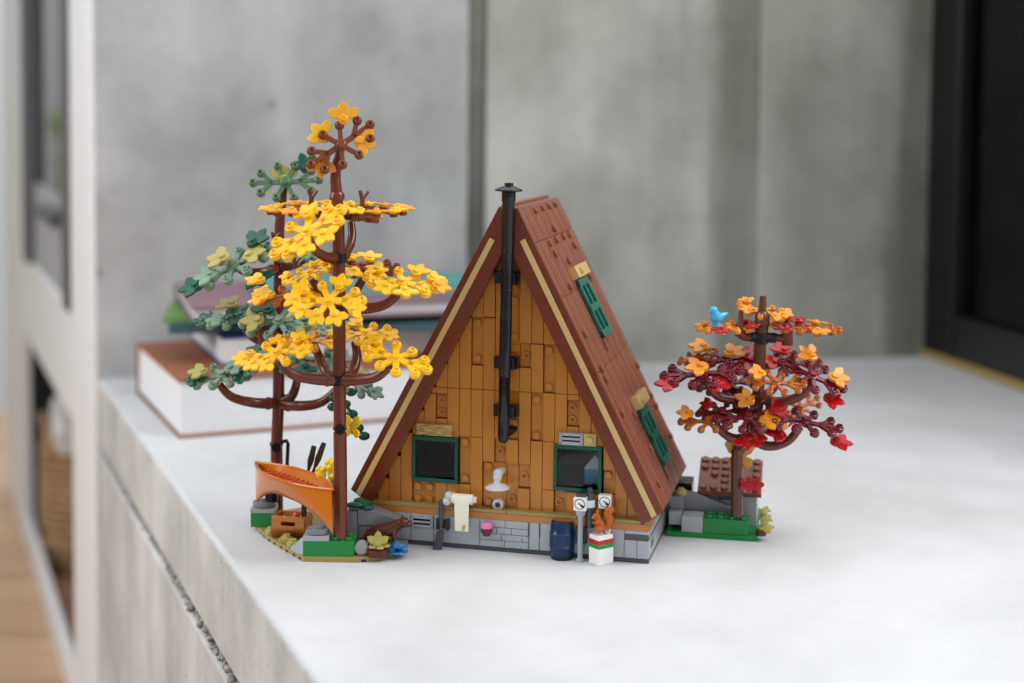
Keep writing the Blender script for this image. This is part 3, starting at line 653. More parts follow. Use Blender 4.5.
# --- yellow tree
ty = -1.8
Yb = at(341, 541, ty); Yb.z = 1.82
Y = Tree('toy_tree', 'tall brown-trunked toy tree with bright yellow leaves beside the orange canoe', Yb)
a_ = lambda u, v, y=ty: at(u, v, y)
b = Y.mb(); tp = [a_(339.5, v) for v in (430, 330, 258, 212)]
b.tube([Yb, a_(340, 432)], [.52, .52], 8); b.lathe(a_(340, 430), (0,0,1), [(.5, 0), (.56, .05), (.56, .2), (.5, .25)], 14)
b.tube([a_(340, 430), a_(339.5, 381), a_(339, 311), a_(339, 258), a_(338, 214), a_(337, 199)], [.5, .5, .5, .48, .48, .44], 12)
b.lathe(a_(337, 201), (.01,0,1), [(.44, 0), (.58, .15), (.58, .5), (.46, .7)], 14)
b.tube([a_(336.6, 195), a_(335.5, 180), a_(336, 166), a_(341, 148, ty-.3)], [.46, .42, .36, .3], 12)
Y.part('trunk', b, 'trunk')
top = Y.branch([a_(338, 170), a_(339, 158, ty-.2), a_(341, 149, ty-.35)], (.3, .3, .3))
Y.spray(top, a_(341, 145, ty-.5), (.12, -.95, .25), (.8, 0, .6), 'spray', 'spray_brown', scale=.98,
        px=[(a_(343.5, 119, ty-.1), 92, 'leaf_orange'), (a_(324, 137, ty-.1), 135, 'yellow'), (a_(360, 141, ty-.1), -18, 'leaf_orange'), (a_(322, 162, ty-.1), -95, 'leaf_orange')])
for v in (214, 258, 311, 380): Y.ring(a_(339, v), r=.62, h=.8)
Y.pin(a_(340, 429, ty-.5))
b = Y.mb(); b.cyl(a_(336, 213, ty-.2), a_(352, 215, ty-.2), .4, n=12); Y.part('connector', b, 'black')
YL = ['yellow', 'yellow', 'yellow', 'leaf_orange']
# level one: two side arms, one reaching to the front, one up at the back
br = Y.branch([a_(336, 214), a_(325, 215), a_(308, 212), a_(303, 211)], (.34, .34, .34)); Y.spray(br, a_(302, 210), (-.05, -.14, .99), (1, .1, 0), 'spray', 'spray_brown', YL, .95, 1, scale=.85); Y.twig(br, a_(311, 206))
br = Y.branch([a_(343, 214), a_(352, 215), a_(365, 213), a_(370, 212)], (.36, .34, .34)); Y.spray(br, a_(372, 211), (.02, -.14, .99), (1, -.1, 0), 'spray', 'spray_brown', YL, .95, 2, scale=.85); Y.twig(br, a_(362, 207))
br = Y.branch([a_(338, 258), a_(326, 257, -3), a_(314, 249, -4.2), a_(308, 236, -4.6)]); Y.spray(br, a_(308, 232, -4.8), (-.3, -.62, .72), (-.75, -.2, -.6), 'broad', 'yellow', ['yellow'], .43, 3, scale=1.05)
br = Y.branch([a_(341, 258), a_(348, 250, 0), a_(352, 236, 1), a_(351, 222, 1.4)], (.42, .4, .3)); Y.spray(br, a_(351, 217, 1.6), (.1, .1, .95), (.5, 1, 0), 'spray', 'spray_brown', YL, .34, 4)
# level two
br = Y.branch([a_(339, 306), a_(358, 309, -2), a_(384, 305, -2.4), a_(402, 290, -2.6)], (.5, .44, .32)); Y.spray(br, a_(402, 283, -2.7), (.05, -.42, .9), (.95, -.15, -.16), 'broad', 'yellow', ['yellow', 'yellow', 'leaf_orange'], .43, 6, scale=.98); Y.twig(br, a_(391, 275, -2.5), .8)
br = Y.branch([a_(339, 311), a_(328, 317, -3.5), a_(327, 312, -4.8), a_(330, 306, -5)], (.44, .42, .36)); Y.spray(br, a_(329, 301, -5.2), (-.05, -.8, .6), (.85, -.2, .12), 'broad', 'yellow', ['yellow'], .40, 7, scale=.88)
br = Y.branch([a_(338, 311), a_(318, 312, -1), a_(300, 308, -.6), a_(288, 302, -.4)]); Y.spray(br, a_(288, 296, -.4), (-.1, -.3, .94), (.97, 0, .06), 'spray', 'rust', YL, .3, 8, px=[(a_(260, 281, -.9), 150, 'yellow'), (a_(270, 296, -1.2), 190, 'yellow')], scale=.9); Y.twig(br, a_(295, 268, 0), .8)
br = Y.branch([a_(340, 311), a_(350, 300, .5), a_(360, 284, 1.4), a_(364, 275, 1.8)], (.42, .4, .3)); Y.spray(br, a_(362, 268, 2), (.1, -.25, .95), (.9, .3, -.2), 'spray', 'spray_brown', ['yellow'], .40, 9)
br = Y.branch([a_(338, 311), a_(328, 300, -1), a_(318, 288, -1), a_(312, 279, -1)], (.4, .36, .3)); Y.spray(br, a_(309, 274, -1), (-.2, -.35, .9), (.8, .2, .45), 'broad', 'yellow', YL, .29, 10, scale=.68)
# level three
br = Y.branch([a_(338, 380), a_(314, 379, -2.6), a_(292, 374, -3.2), a_(279, 360, -3.6)], (.5, .46, .32)); Y.spray(br, a_(276, 354, -3.7), (-.12, -.5, .86), (.93, .1, .36), 'broad', 'yellow', ['yellow'], .35, 12, scale=.85)
br = Y.branch([a_(341, 380), a_(356, 380, -2.6), a_(376, 377, -3.6), a_(390, 366, -4.1)], (.5, .46, .34)); Y.spray(br, a_(396, 359, -4.3), (.08, -.55, .84), (.9, -.25, -.3), 'broad', 'yellow', ['yellow'], .4, 13, scale=.92)
br = Y.branch([a_(340, 380), a_(352, 373, 0), a_(357, 357, 1), a_(355, 342, 1.5)], (.46, .42, .32)); Y.spray(br, a_(366, 334, 1.7), (.05, -.4, .9), (.97, .1, .1), 'broad', 'yellow', YL, .43, 14, scale=.8)
br = Y.branch([a_(338, 380), a_(326, 372, 0), a_(318, 354, .6), a_(314, 345, .8)], (.4, .38, .3)); Y.spray(br, a_(308, 342, .9), (0, -.35, .93), (1, .1, 0), 'spray', 'leaf_orange', YL, .29, 15, scale=.8)

# --- green tree
tg = 8.3
Gb = at(277, 527, tg); Gb.z = .42
G = Tree('toy_tree', 'brown-trunked toy tree with sand green leaves behind the yellow tree', Gb)
g_ = lambda u, v, y=tg: at(u, v, y)
b = G.mb(); b.tube([Gb, g_(276.5, 448)], .52, 8); b.tube([g_(276.5, 448), g_(278.5, 404), g_(279, 330), g_(279, 255)], [.5, .5, .48, .46], 12)
b.lathe(g_(279, 252), (0,0,1), [(.44, 0), (.56, .1), (.56, .4), (.44, .55)], 14); b.lathe(g_(276.5, 446), (0,0,1), [(.5, 0), (.58, .05), (.58, .3), (.5, .35)], 14)
b.tube([g_(279, 255), g_(279.5, 225), g_(282, 202), g_(284, 186, tg-.3)], [.44, .42, .36, .3], 12)
G.part('trunk', b, 'trunk')
G.pin(g_(276.5, 447, tg-.5)); G.ring(g_(279, 403)); G.ring(g_(279, 330)); G.ring(g_(279, 268), h=.6)
b = G.mb(); b.tube([g_(279, 442, tg-.2), g_(287, 441, tg-.3), g_(288, 444, tg-.3), g_(287, 466, tg-.3)], .17, 8); G.part('clip', b, 'black')
top = G.branch([g_(282, 200), g_(284, 190, tg-.2), g_(285, 184, tg-.4)], (.32, .3, .28))
G.spray(top, g_(286, 182, tg-.6), (-.02, -.93, .35), (.93, 0, .05), 'spray', 'shade_green', scale=.98, px=[(g_(285, 179, tg-.2), 95, 'olive'), (g_(306, 168, tg-.1), 110, 'leaf_green')])  # darker green puts this spray's turn from the light into its colour
GL = ['sand_green', 'sand_green', 'leaf_green', 'olive']
br = G.branch([g_(278, 268), g_(262, 272, 6.4), g_(246, 272, 6), g_(238, 268, 5.9)], (.44, .4, .3)); G.spray(br, g_(234, 266, 5.8), (-.32, -.5, .8), (.8, .1, .55), 'spray', 'sand_green', px=[(g_(224, 259, 5.4), 160, 'olive'), (g_(254, 243, 6.2), 80, 'leaf_green'), (g_(197, 287, 4.6), 200, 'leaf_green'), (g_(259, 279, 5.2), -60, 'leaf_green'), (g_(250, 257, 5.4), 0, 'olive'), (g_(212, 276, 4.8), 190, 'sand_green')], scale=1.15); G.twig(br, g_(274, 246, 6.6), 1)
br = G.branch([g_(280, 268), g_(292, 266, 8), g_(303, 262, 9)], (.4, .36, .3)); G.spray(br, g_(304, 258, 9), (.1, -.2, .95), (1, .2, -.1), 'spray', 'sand_green', GL, .29, 22, scale=.9)
br = G.branch([g_(278, 340), g_(262, 341, 6.4), g_(250, 335, 6), g_(243, 324, 5.8)], (.44, .42, .3)); G.spray(br, g_(237, 317, 5.7), (-.1, -.35, .92), (.95, .1, .08), 'spray', 'sand_green', px=[(g_(232, 306, 5.6), 120, 'olive'), (g_(208, 322, 5.4), 185, 'leaf_green'), (g_(232, 313, 5.2), -60, 'leaf_green'), (g_(222, 321, 5), 200, 'sand_green')], scale=1.0)
br = G.branch([g_(277, 334), g_(266, 342, 5), g_(262, 336, 4.2), g_(262, 328, 4)], (.4, .38, .34)); G.spray(br, g_(279, 321, 3.8), (-.05, -.7, .7), (.95, 0, .12), 'spray', 'sand_green', px=[(g_(258, 321, 3.4), 190, 'olive'), (g_(303, 332, 3.2), -40, 'olive'), (g_(268, 309, 3.8), 120, 'leaf_green')], scale=1.05)
br = G.branch([g_(281, 334), g_(300, 338, 8), g_(312, 332, 8.6)], (.4, .36, .3)); G.spray(br, g_(316, 326, 8.8), (.1, -.3, .95), (1, .1, 0), 'spray', 'sand_green', GL, .34, 25, scale=.9)
br = G.branch([g_(277, 403), g_(256, 403, 6.4), g_(232, 397, 5.8), g_(219, 384, 5.5)], (.5, .44, .3)); G.spray(br, g_(222, 376, 5.4), (-.1, -.4, .9), (.95, .1, .2), 'spray', 'sand_green', px=[(g_(203, 373, 5.2), 180, 'olive'), (g_(200, 380, 5), 195, 'leaf_green'), (g_(238, 378, 5), -20, 'leaf_green'), (g_(230, 370, 5.4), 30, 'sand_green')], scale=.95)
br = G.branch([g_(280, 404), g_(300, 406, 6.8), g_(322, 402, 6.4), g_(340, 386, 6.2)], (.5, .44, .32)); G.spray(br, g_(345, 379, 6.2), (.35, -.4, .8), (.35, .2, -.9), 'spray', 'sand_green', GL, .34, 27, scale=.9)
br = G.branch([g_(281, 402), g_(292, 396, 8), g_(297, 380, 9), g_(296, 368, 9.3)], (.46, .42, .3)); G.spray(br, g_(299, 358, 9.4), (.1, -.45, .88), (.95, .1, -.25), 'spray', 'sand_green', ['sand_green', 'leaf_green', 'leaf_green'], .7, 28, scale=1.15)
# hanging vine behind the yellow trunk
b = G.mb(); vp = [g_(345, 381, 6.2), g_(334, 398, 5.6), g_(345, 404, 5.4), g_(352, 414, 5.2), g_(358, 428, 5.0), g_(364, 436, 5.0)]; b.tube(vp, [.14, .16, .16, .14, .12, .1], 8)
for p in vp[1:]+[g_(351, 392, 5.6), g_(333, 407, 5.4)]: b.ball(p, .42, 8, 6, (1.2, .7, .9))
G.part('vine', b, 'leaf_green')

# --- red tree
tr = 4.9
Rb = at(737, 516, tr); Rb.z = 1.86
Q = Tree('toy_tree', 'short toy tree with dark red sprays and amber leaves right of the cabin', Rb)
q_ = lambda u, v, y=tr: at(u, v, y)
b = Q.mb(); b.tube([Rb, q_(737, 458), q_(738, 450)], [.5, .5, .5], 8); b.tube([q_(738, 452), q_(744, 440), q_(750, 432)], [.52, .5, .46], 8)
b.tube([q_(748, 436), q_(756, 422), q_(758, 400), q_(760, 345)], [.44, .48, .5, .5], 12); b.tube([q_(760, 345), q_(762, 326), q_(762, 318), q_(763, 296)], [.5, .56, .4, .26], 12)
b.lathe(q_(762, 326), (0,0,1), [(.5, 0), (.64, .1), (.6, .9), (.4, 1.2)], 12)
Q.part('trunk', b, 'bark'); b = Q.mb(); b.lathe(q_(739.5, 453, tr-.5), (0,-1,0), [(.2, -.1), (.2, .1), (.001, .1)], 12); Q.part('pin', b, 'leaf_red')
Q.ring(q_(758, 399)); Q.ring(q_(761, 338), h=1.0)
b = Q.mb(); b.cyl(q_(751, 337), q_(776, 338), .42, n=8); Q.part('connector', b, 'black')
RL = ['amber', 'amber', 'leaf_red']
br = Q.branch([q_(763, 318), q_(763, 312), q_(763, 304)], (.28, .26, .22)); Q.spray(br, q_(761, 311, 5.6), (0, -.3, .95), (.8, -.6, 0), 'spray', 'amber', RL, .52, 31, scale=.72)
br = Q.branch([q_(754, 337), q_(745, 337), q_(741, 334), q_(740, 328)], (.3, .3, .4)); Q.spray(br, q_(727, 328), (-.03, -.12, .99), (1, .1, .03), 'spray', 'amber', ['amber', 'leaf_red'], .26, 32, scale=.8)
b = Q.mb(); b.tube([q_(740, 336), q_(740, 326), q_(740.5, 322), q_(741, 311)], [.42, .42, .24, .18], 10); Q.part('peg', b, 'trunk', br)
br = Q.branch([q_(770, 337), q_(780, 338), q_(786, 338), q_(787, 332)], (.3, .3, .4)); Q.spray(br, q_(808, 329), (.03, -.12, .99), (1, -.1, -.03), 'spray', 'rust', ['amber', 'amber', 'leaf_red'], .37, 33, scale=.9)
b = Q.mb(); b.tube([q_(787, 345), q_(787, 327), q_(787.5, 322), q_(788, 313)], [.46, .46, .24, .2], 10); Q.part('peg', b, 'trunk', br)
def R_(*L): return [(q_(u, v, y), a, 'amber' if m == 'a' else 'leaf_red') for u, v, y, a, m in L]
br = Q.branch([q_(757, 398), q_(738, 400, 4.4), q_(718, 396, 4), q_(707, 382, 3.8)], (.46, .42, .34)); Q.spray(br, q_(702, 374, 3.7), (-.12, -.42, .9), (.93, -.1, .16), 'spray', 'wine', px=R_((702, 368, 3.3, 200, 'a'), (672, 384, 3.3, 190, 'r'), (716, 384, 3, -60, 'r')), scale=1.08)
Q.spray(br, q_(726, 360, 6.5), (-.1, -.34, .94), (.95, .2, -.1), 'spray', 'wine', px=R_((704, 348, 6.8, 150, 'a'), (730, 354, 6, 60, 'a'), (741, 366, 5.8, -20, 'r'), (746, 357, 6.6, 20, 'r')), scale=1.0)
Q.spray(br, q_(698, 357, 6.6), (-.2, -.3, .94), (.8, .2, .3), 'spray', 'rust', scale=.6)
br = Q.branch([q_(760, 398), q_(778, 402, 4.2), q_(800, 396, 3.8), q_(812, 382, 3.6)], (.46, .42, .34)); Q.spray(br, q_(812, 376, 3.5), (.15, -.6, .8), (.8, -.1, -.5), 'spray', 'wine', px=R_((811, 357, 3.6, 120, 'a'), (834, 378, 3.1, -10, 'a'), (829, 399, 3, -40, 'r')), scale=.95)
br = Q.branch([q_(759, 398), q_(770, 392, 7), q_(780, 378, 8.5), q_(784, 368, 9)], (.44, .4, .3)); Q.spray(br, q_(788, 363, 9), (.05, -.4, .92), (.95, .1, -.15), 'spray', 'wine', px=R_((775, 364, 8.4, 190, 'r'), (784, 352, 9.2, 100, 'r')), scale=.95)
br = Q.branch([q_(758, 400), q_(764, 396, 3), q_(772, 390, 2.4)], (.38, .36, .3)); Q.spray(br, q_(776, 383, 2.3), (.05, -.5, .86), (.95, 0, -.05), 'spray', 'rust', px=R_((761, 374, 2, 170, 'a')), scale=.8)
br = Q.branch([q_(757, 400), q_(742, 398, 6.6), q_(730, 390, 7.6)], (.38, .36, .3)); Q.spray(br, q_(728, 384, 7.8), (-.05, -.35, .93), (.9, .2, .1), 'spray', 'wine', px=R_((722, 375, 7.6, 60, 'a')), scale=.9)
# lower level
br = Q.branch([q_(745, 440), q_(732, 438, 4), q_(722, 432, 3.6), q_(716, 424, 3.4)], (.42, .38, .3)); Q.spray(br, q_(708, 421, 3.3), (-.1, -.45, .88), (.97, 0, -.08), 'spray', 'rust', px=R_((689, 414, 3.2, 165, 'a')), scale=.78)
Q.spray(br, q_(722, 412, 4), (-.1, -.4, .9), (.9, 0, .1), 'spray', 'wine', px=R_((711, 405, 4, 160, 'r')), scale=.7)
br = Q.branch([q_(747, 438), q_(746, 432, 3.6), q_(746, 424, 3)], (.42, .38, .32)); Q.spray(br, q_(748, 417, 2.9), (0, -.6, .8), (.9, 0, .15), 'spray', 'wine', px=R_((749, 401, 3.2, 150, 'a'), (765, 421, 2.6, 0, 'a'), (774, 411, 3, 30, 'r'), (746, 440, 2.6, -90, 'r'), (752, 438, 2.7, -20, 'r')), scale=.92)
br = Q.branch([q_(749, 437), q_(768, 446, 4.6), q_(788, 441, 4.2), q_(800, 427, 4)], (.46, .42, .32)); Q.spray(br, q_(805, 422, 3.9), (.15, -.35, .92), (.9, 0, -.35), 'spray', 'wine', px=R_((836, 443, 3.8, -25, 'r'), (780, 436, 3.6, 200, 'r')), scale=1.0)
br = Q.branch([q_(748, 437), q_(764, 430, 6.4), q_(786, 424, 7.4), q_(798, 414, 7.8)], (.44, .38, .3)); Q.spray(br, q_(801, 408, 7.9), (.1, -.6, .8), (.6, 0, .7), 'spray', 'rust', px=R_((785, 423, 6.6, 200, 'a')), scale=.72)

# ------------------------------------------------------------------ creatures on the trees
bd = thing('toy_bird', 'small light blue bird perched on the top left spray of the red tree', 'bird', at(716.5, 325, tr-.2)-Vector((0,0,.1)), R(20))
b = MB(); b.ball((0, 0, .7), .5, sq=(1.15, .85, .95)); b.ball((-.28, 0, 1.3), .36); b.tube([(-.1, 0, .9), (-.25, 0, 1.25)], [.42, .32], 10); b.tube([(.3, 0, .75), (.75, 0, .95), (1.05, 0, 1.05)], [.34, .2, .08], 10); b.tube([(-.5, 0, 1.28), (-.82, 0, 1.2)], [.14, .03], 8); b.cyl((0, 0, -.1), (0, 0, .4), .34, .3)
blob('body', 'azure', bd, b, .06, 3)
def butterfly(p, rz, label, mat='flower_yellow', s=1.0):
    t = thing('toy_butterfly', label, 'butterfly', p, rz)
    for sg in (-1, 1):
        b = MB()
        for (pts) in ([(.08, 0), (.3, .95), (.75, 1.05), (.95, .7), (.7, .2), (.3, -.02)], [(.08, 0), (.35, -.02), (.72, -.15), (.75, -.55), (.45, -.8), (.15, -.45)]):
            b.prism([(sg*x*s, 0, z*s) for x, z in (pts if sg > 0 else pts[::-1])], (0, .14, 0), (0, -.07, 0))
        b.build('wing', mat, t, .02)
    b = MB(); b.tube([(0, 0, -.55*s), (0, 0, 0), (0, 0, .45*s)], [.06, .11, .08], 8)
    for sg in (-1, 1): b.tube([(sg*.04, 0, .45*s), (sg*.2, -.02, .85*s)], [.03, .02], 6)
    b.build('body', 'leaf_orange', t, 0); return t
butterfly(at(740, 456, tr+.6), R(-8), 'amber yellow butterfly on the bent trunk of the red tree', 'leaf_orange', 1.35)
butterfly(at(352, 428, ty+.55), R(-35), 'yellow butterfly clinging behind the yellow tree trunk', 'flower_yellow', .95)

# ------------------------------------------------------------------ left landscape module
lb = thing('landscape_base', 'tan rounded toy base plate with green brick and grey rocks under the canoe', 'base plate', (-14, 2, 0))
O = Vector((-14, 2, 0))
def mo():
    b = MB(); b.M = Matrix.Translation(-O); return b
outl = [(-15.4,-2.5),(-11.5,-2.65),(-9.9,-2.3),(-8.7,-1.3),(-7.9,.1),(-7.55,1.4),(-7.6,2.15),(-11.3,3.05),(-10.4,6.8),(-9.7,9.6),(-12,11.6),(-17,12),(-20.4,9.5),(-20.8,6.6),(-20.2,5.2),(-19.3,3.3),(-18,1.3),(-16.7,-.6)]
b = mo(); b.prism([(x, y, 0) for x, y in outl], (0,0,.4))
b.m = 1
for (p, q_s) in (((-20.2,5.2),(-19.3,3.3)), ((-19.3,3.3),(-18,1.3)), ((-18,1.3),(-16.7,-.6)), ((-16.7,-.6),(-15.4,-2.5)), ((-11.5,-2.65),(-9.9,-2.3)), ((-8.7,-1.3),(-7.9,.1))):
    p = Vector((*p, .12)); q_s = Vector((*q_s, .12)); d = (q_s-p).normalized(); n = Vector((d.y, -d.x, 0)); n = n if n.dot(p-O) > 0 else -n
    for f in ((.3, .75) if (q_s-p).length > 1.7 and p.x < -15 else (.5,)): b.obox(p.lerp(q_s, f)+n*.0, d, n, (0,0,1), .2, .02, .1)
plate = b.build('plate', ['dark_tan', 'black'], lb, .02)  # darker tan carries the shadow lying over the plate
def brick(b, x0, x1, y0, y1, z0, z1, studs=True):
    b.box(x0+.01, x1-.01, y0+.01, y1-.01, z0, z1)
    if studs:
        nx, ny = round(x1-x0), round(y1-y0)
        for i in range(nx):
            for j in range(ny): b.stud((x0+(x1-x0)*(i+.5)/nx, y0+(y1-y0)*(j+.5)/ny, z1))
b = mo(); brick(b, -15.4, -11.45, -2.42, -.45, .4, 1.6); b.build('green_brick', 'bright_green', lb, .02)
b = mo(); brick(b, -20.9, -18.9, 5.3, 7.2, .4, 1.6); b.build('green_brick', 'bright_green', lb, .02)
b = mo(); b.box(-20.92, -18.9, 5.28, 7.2, 1.6, 1.98); b.build('rock_plate', 'light_grey', lb, .03)
b = mo(); b.box(-15.42, -13.42, -2.44, -.5, 1.6, 2.0)
b.prism([(-16.6, -1.0, .4), (-15.45, -2.2, .4), (-15.45, -2.2, 1.75), (-15.6, -2.0, 1.75), (-16.1, -1.5, 1.2), (-16.6, -1.0, .7)], (.6, .9, 0)); b.build('rock_plate', 'light_grey', lb, .03)
b = mo(); b.lathe((-14.35, -1.55, 2.0), (0,0,1), [(.72, 0), (.9, .08), (.9, .4), (.5, .42), (.48, .6)], 20); b.build('round_plate', 'stone', lb, .02)
b = mo(); b.lathe((-19.9, 6.1, 1.98), (0,0,1), [(.75, 0), (.95, .08), (.95, .42), (.5, .45), (.5, .55)], 20); b.build('round_plate', 'stone', lb, .02)
b = mo(); b.cyl((-19.3, 6.2, 2.4), (-19.3, 6.2, 3.9), .55); b.build('canoe_support', 'black', lb, .03)
b = mo()
for x, y in ((-17.3, 1.6), (-16.6, .3), (-18.9, 3.6)): b.lathe((x, y, .4), (0,0,1), [(.5, 0), (.5, .36), (.3, .38), (.3, .56), (.001, .56)], 16)
b.box(-17.9, -16.9, 0.9, 1.5, .4, .72); b.build('ground_cover', 'olive', lb, .02)
b = mo()
def slopeY(b, pts_xz, y0, y1): b.prism([(x, y0, z) for x, z in pts_xz], (0, y1-y0, 0))
rocks = mo()
slopeY(rocks, [(-11.4, .4), (-9.6, .4), (-9.6, 1.95), (-11.4, 2.0)], .6, 2.2)
slopeY(rocks, [(-11.5, 2.05), (-9.2, 2.0), (-7.6, 2.05), (-7.6, 2.3), (-9.8, 3.1), (-10.4, 3.3), (-11.5, 3.35)], .5, 2.0)
rocks.box(-9.5, -8.4, 1.3, 2.2, .4, 1.9); rocks.box(-12.3, -11.55, .4, 3.4, .4, 3.2)
rocks.build('rock_bricks', 'stone', lb, .03)
b = mo(); slopeY(b, [(-9.75, .4), (-8.3, .4), (-8.3, 1.1), (-9.2, 1.95), (-9.75, 1.95)], .45, 1.25); b.box(-9.6, -8.6, 1.0, 1.6, 2.0, 2.3); b.build('pale_rock', 'light_grey', lb, .03)
b = mo(); b.lathe((-10.95, -2.0, .95), (0, -1, 0), [(.001, -.5), (.55, -.5), (.55, 0), (.5, .06), (.001, .06)], 20); b.build('round_stone', 'light_grey', lb, .02)
b = mo()
for k in range(7):
    a = k*.9; b.ball((-11.3+.9*math.cos(a)*(.5+.08*k), 1.0+.7*math.sin(a), 3.5+.12*(k % 3)), .45, 8, 6, (1.2, .9, .5))
b.build('moss', 'dark_green', lb, 0)

# water, log, leaves, otter
wtr = MB(); wc = at(397, 551, -1.2); rnd = random.Random(3)
wt_ = thing('water_splash', 'translucent blue splash of water beside the brown otter', 'water', (wc.x, wc.y, .42))
for k in range(11):
    a = k*.57; rr = .25+.55*rnd.random(); wtr.ball((rr*math.cos(a), rr*math.sin(a)*.7, .2+.5*rnd.random()), .28, 9, 6, (1.2, 1, 1))
wtr.lathe((0,0,0), (0,0,1), [(.8, 0), (.9, .06), (.8, .16), (.001, .2)], 16); wtr.build('body', 'water_blue', wt_, 0)
lg = at(377.5, 555, -1.9); log_ = thing('log_stump', 'brown round log stub with olive leaf plate below the otter', 'log', (lg.x, lg.y, .4))
MB().lathe((0,0,0), (0,0,1), [(.85, 0), (.88, .08), (.88, .5), (.8, .56), (.001, .56)], 22).build('stump', 'otter', log_, .01)
lf = MB(); lf.M = Matrix.Translation((.1, -.1, .65)); lf2 = leaf_mb(5); lf.v = [Vector((.1, -.1, .62))+p*.8 for p in lf2.v]; lf.f = lf2.f; lf.mi = lf2.mi; lf.build('leaf', 'olive', log_, .02)
lf = MB(); M = Matrix.Translation((.05, -.2, .95)) @ Matrix.Rotation(R(70), 4, 'X') @ Matrix.Rotation(R(90), 4, 'Z'); lf.v = [M @ (p*.72) for p in lf2.v]; l3 = leaf_mb(3); lf.v = [M @ (p*.72) for p in l3.v]; lf.f = l3.f; lf.mi = l3.mi; lf.build('leaf', 'olive', log_, .02)
op = at(384, 545, -.4)
ot = thing('toy_otter', 'glossy brown otter lying on the rocks by the blue water', 'otter', (op.x, op.y, .96), R(0))
MB().box(-.8, .8, -.45, .6, -.54, .1).build('rock_seat', 'dark_grey', ot, .04)
b = MB(); b.tube([(-1.6, .1, .2), (-1.1, .05, .55), (-.4, 0, .85), (.4, 0, 1.05), (1.0, 0, 1.35), (1.4, -.05, 1.55)], [.2, .5, .6, .56, .46, .38], 12); b.ball((1.55, -.08, 1.6), .45, sq=(1.1, .95, .9)); b.ball((1.95, -.14, 1.46), .25, sq=(1.1, 1, .8)); b.tube([(-1.5, .1, .25), (-2.0, .1, .0), (-2.4, .12, -.3)], [.28, .2, .08], 10)
for s in (-.34, .3): b.tube([(.75, s, .9), (.85, s*1.3, .4), (1.0, s*1.3, .05)], [.26, .2, .2], 8); b.tube([(-1.0, s, .45), (-.9, s*1.5, .15), (-.6, s*1.5, .05)], [.32, .22, .18], 8); b.ball((1.4, s*1.05, 1.95), .13)
blob('body', 'otter', ot, b, .07, 3); MB().ball((2.16, -.17, 1.5), .09).ball((1.82, -.42, 1.72), .06).build('nose', 'black', ot, 0)

# crate with carrots
c0 = ground(271.3, 538.5, .4); c1 = ground(304, 541, .4)
ca = ang(c0, c1); cwid = (c1-c0).length
crt = thing('toy_crate', 'small nougat brown crate with handle slots under the canoe', 'crate', c0, ca)
b = MB(); h = 1.85; dp = 1.9
b.box(0, cwid, 0, dp, 0, .15)
for y0 in (0, dp-.2):
    b.box(0, cwid, y0, y0+.2, .15, 1.1); b.box(0, cwid, y0, y0+.2, 1.45, h); b.box(0, cwid*.3, y0, y0+.2, 1.1, 1.45); b.box(cwid*.72, cwid, y0, y0+.2, 1.1, 1.45)
for x0 in (0, cwid-.2): b.box(x0, x0+.2, .2, dp-.2, .15, h)
b.build('body', 'crate', crt, .03)
rotc = Matrix.Rotation(ca, 4, 'Z')
for i, (x, y, z, l) in enumerate(((.7, .7, 1.2, 'orange root vegetable at the left in the crate'), (1.4, 1.2, 1.3, 'orange root vegetable in the middle of the crate'), (2.1, .8, 1.2, 'orange root vegetable at the right in the crate'))):
    o = MB().tube([(-.5, 0, -.6), (0, 0, -.1), (.35, .1, .45)], [.1, .3, .34], 12).build('root_vegetable', 'carrot', None, .02); o.location = (c0+rotc @ Vector((x, y, z)))*S; tag(o, l, 'vegetable', 'vegetables in the crate')

# canoe
bow = at(330.5, 513, -3.4); stern = at(257.5, 483, 5.9)
zr = 5.35
d = Vector((bow.x-stern.x, bow.y-stern.y, 0)); CL = d.length+.5; ca = math.atan2(d.y, d.x)
zb = at(334, 489, bow.y).z; zs = at(255.5, 463, stern.y).z
cn = thing('toy_canoe', 'orange open canoe resting across grey round plates', 'canoe', ((bow.x+stern.x)/2, (bow.y+stern.y)/2, 0), ca)
tilt = math.atan2(zb-zs, CL)
def canoe_shell(off, z_rim, zbfun, n=28, m=9):
    rows = []
    for i in range(n+1):
        t = -1+2*i/n; tt = t*(1-off*.06)
        w = max(.05, 1.55*(1-abs(t)**2.4)-off); zt = z_rim; zb_ = zbfun(t)+off*.9
        row = []
        for k in range(m+1):
            a = -1+2*k/m; s = abs(a); x_ = math.copysign(s**.6, a)
            zz = zb_+(zt-zb_)*(s**3.0); row.append((tt*CL/2, w*x_*(.72+.28*((zz-zb_)/(zt-zb_))), zz+tt*CL/2*math.tan(tilt)))
        rows.append(row)
    return rows
zm = (zb+zs)/2
zbf = lambda t: zm-1.75-1.6*(abs(t)**2.6)
outer = canoe_shell(0, zm, zbf); inner = canoe_shell(.2, zm+.001, lambda t: zm-1.35-.0*t)
b = MB(); n = len(outer); m = len(outer[0]); vs = [p for r in outer for p in r]+[p for r in inner for p in r]; fs = []; off_ = n*m
for i in range(n-1):
    for k in range(m-1):
        fs.append((i*m+k, (i+1)*m+k, (i+1)*m+k+1, i*m+k+1)); fs.append((off_+i*m+k, off_+i*m+k+1, off_+(i+1)*m+k+1, off_+(i+1)*m+k))
    for k in (0, m-1): fs.append((i*m+k, off_+i*m+k, off_+(i+1)*m+k, (i+1)*m+k))
for i in (0, n-1):
    for k in range(m-1): fs.append((i*m+k, i*m+k+1, off_+i*m+k+1, off_+i*m+k))
b._add(vs, fs); b.build('hull', 'canoe', cn, 0, 50)
b = MB()
for s in (-1, 1): b.tube([(r[0 if s < 0 else -1][0], r[0 if s < 0 else -1][1], r[0][2]+.02) for r in outer], .11, 8)
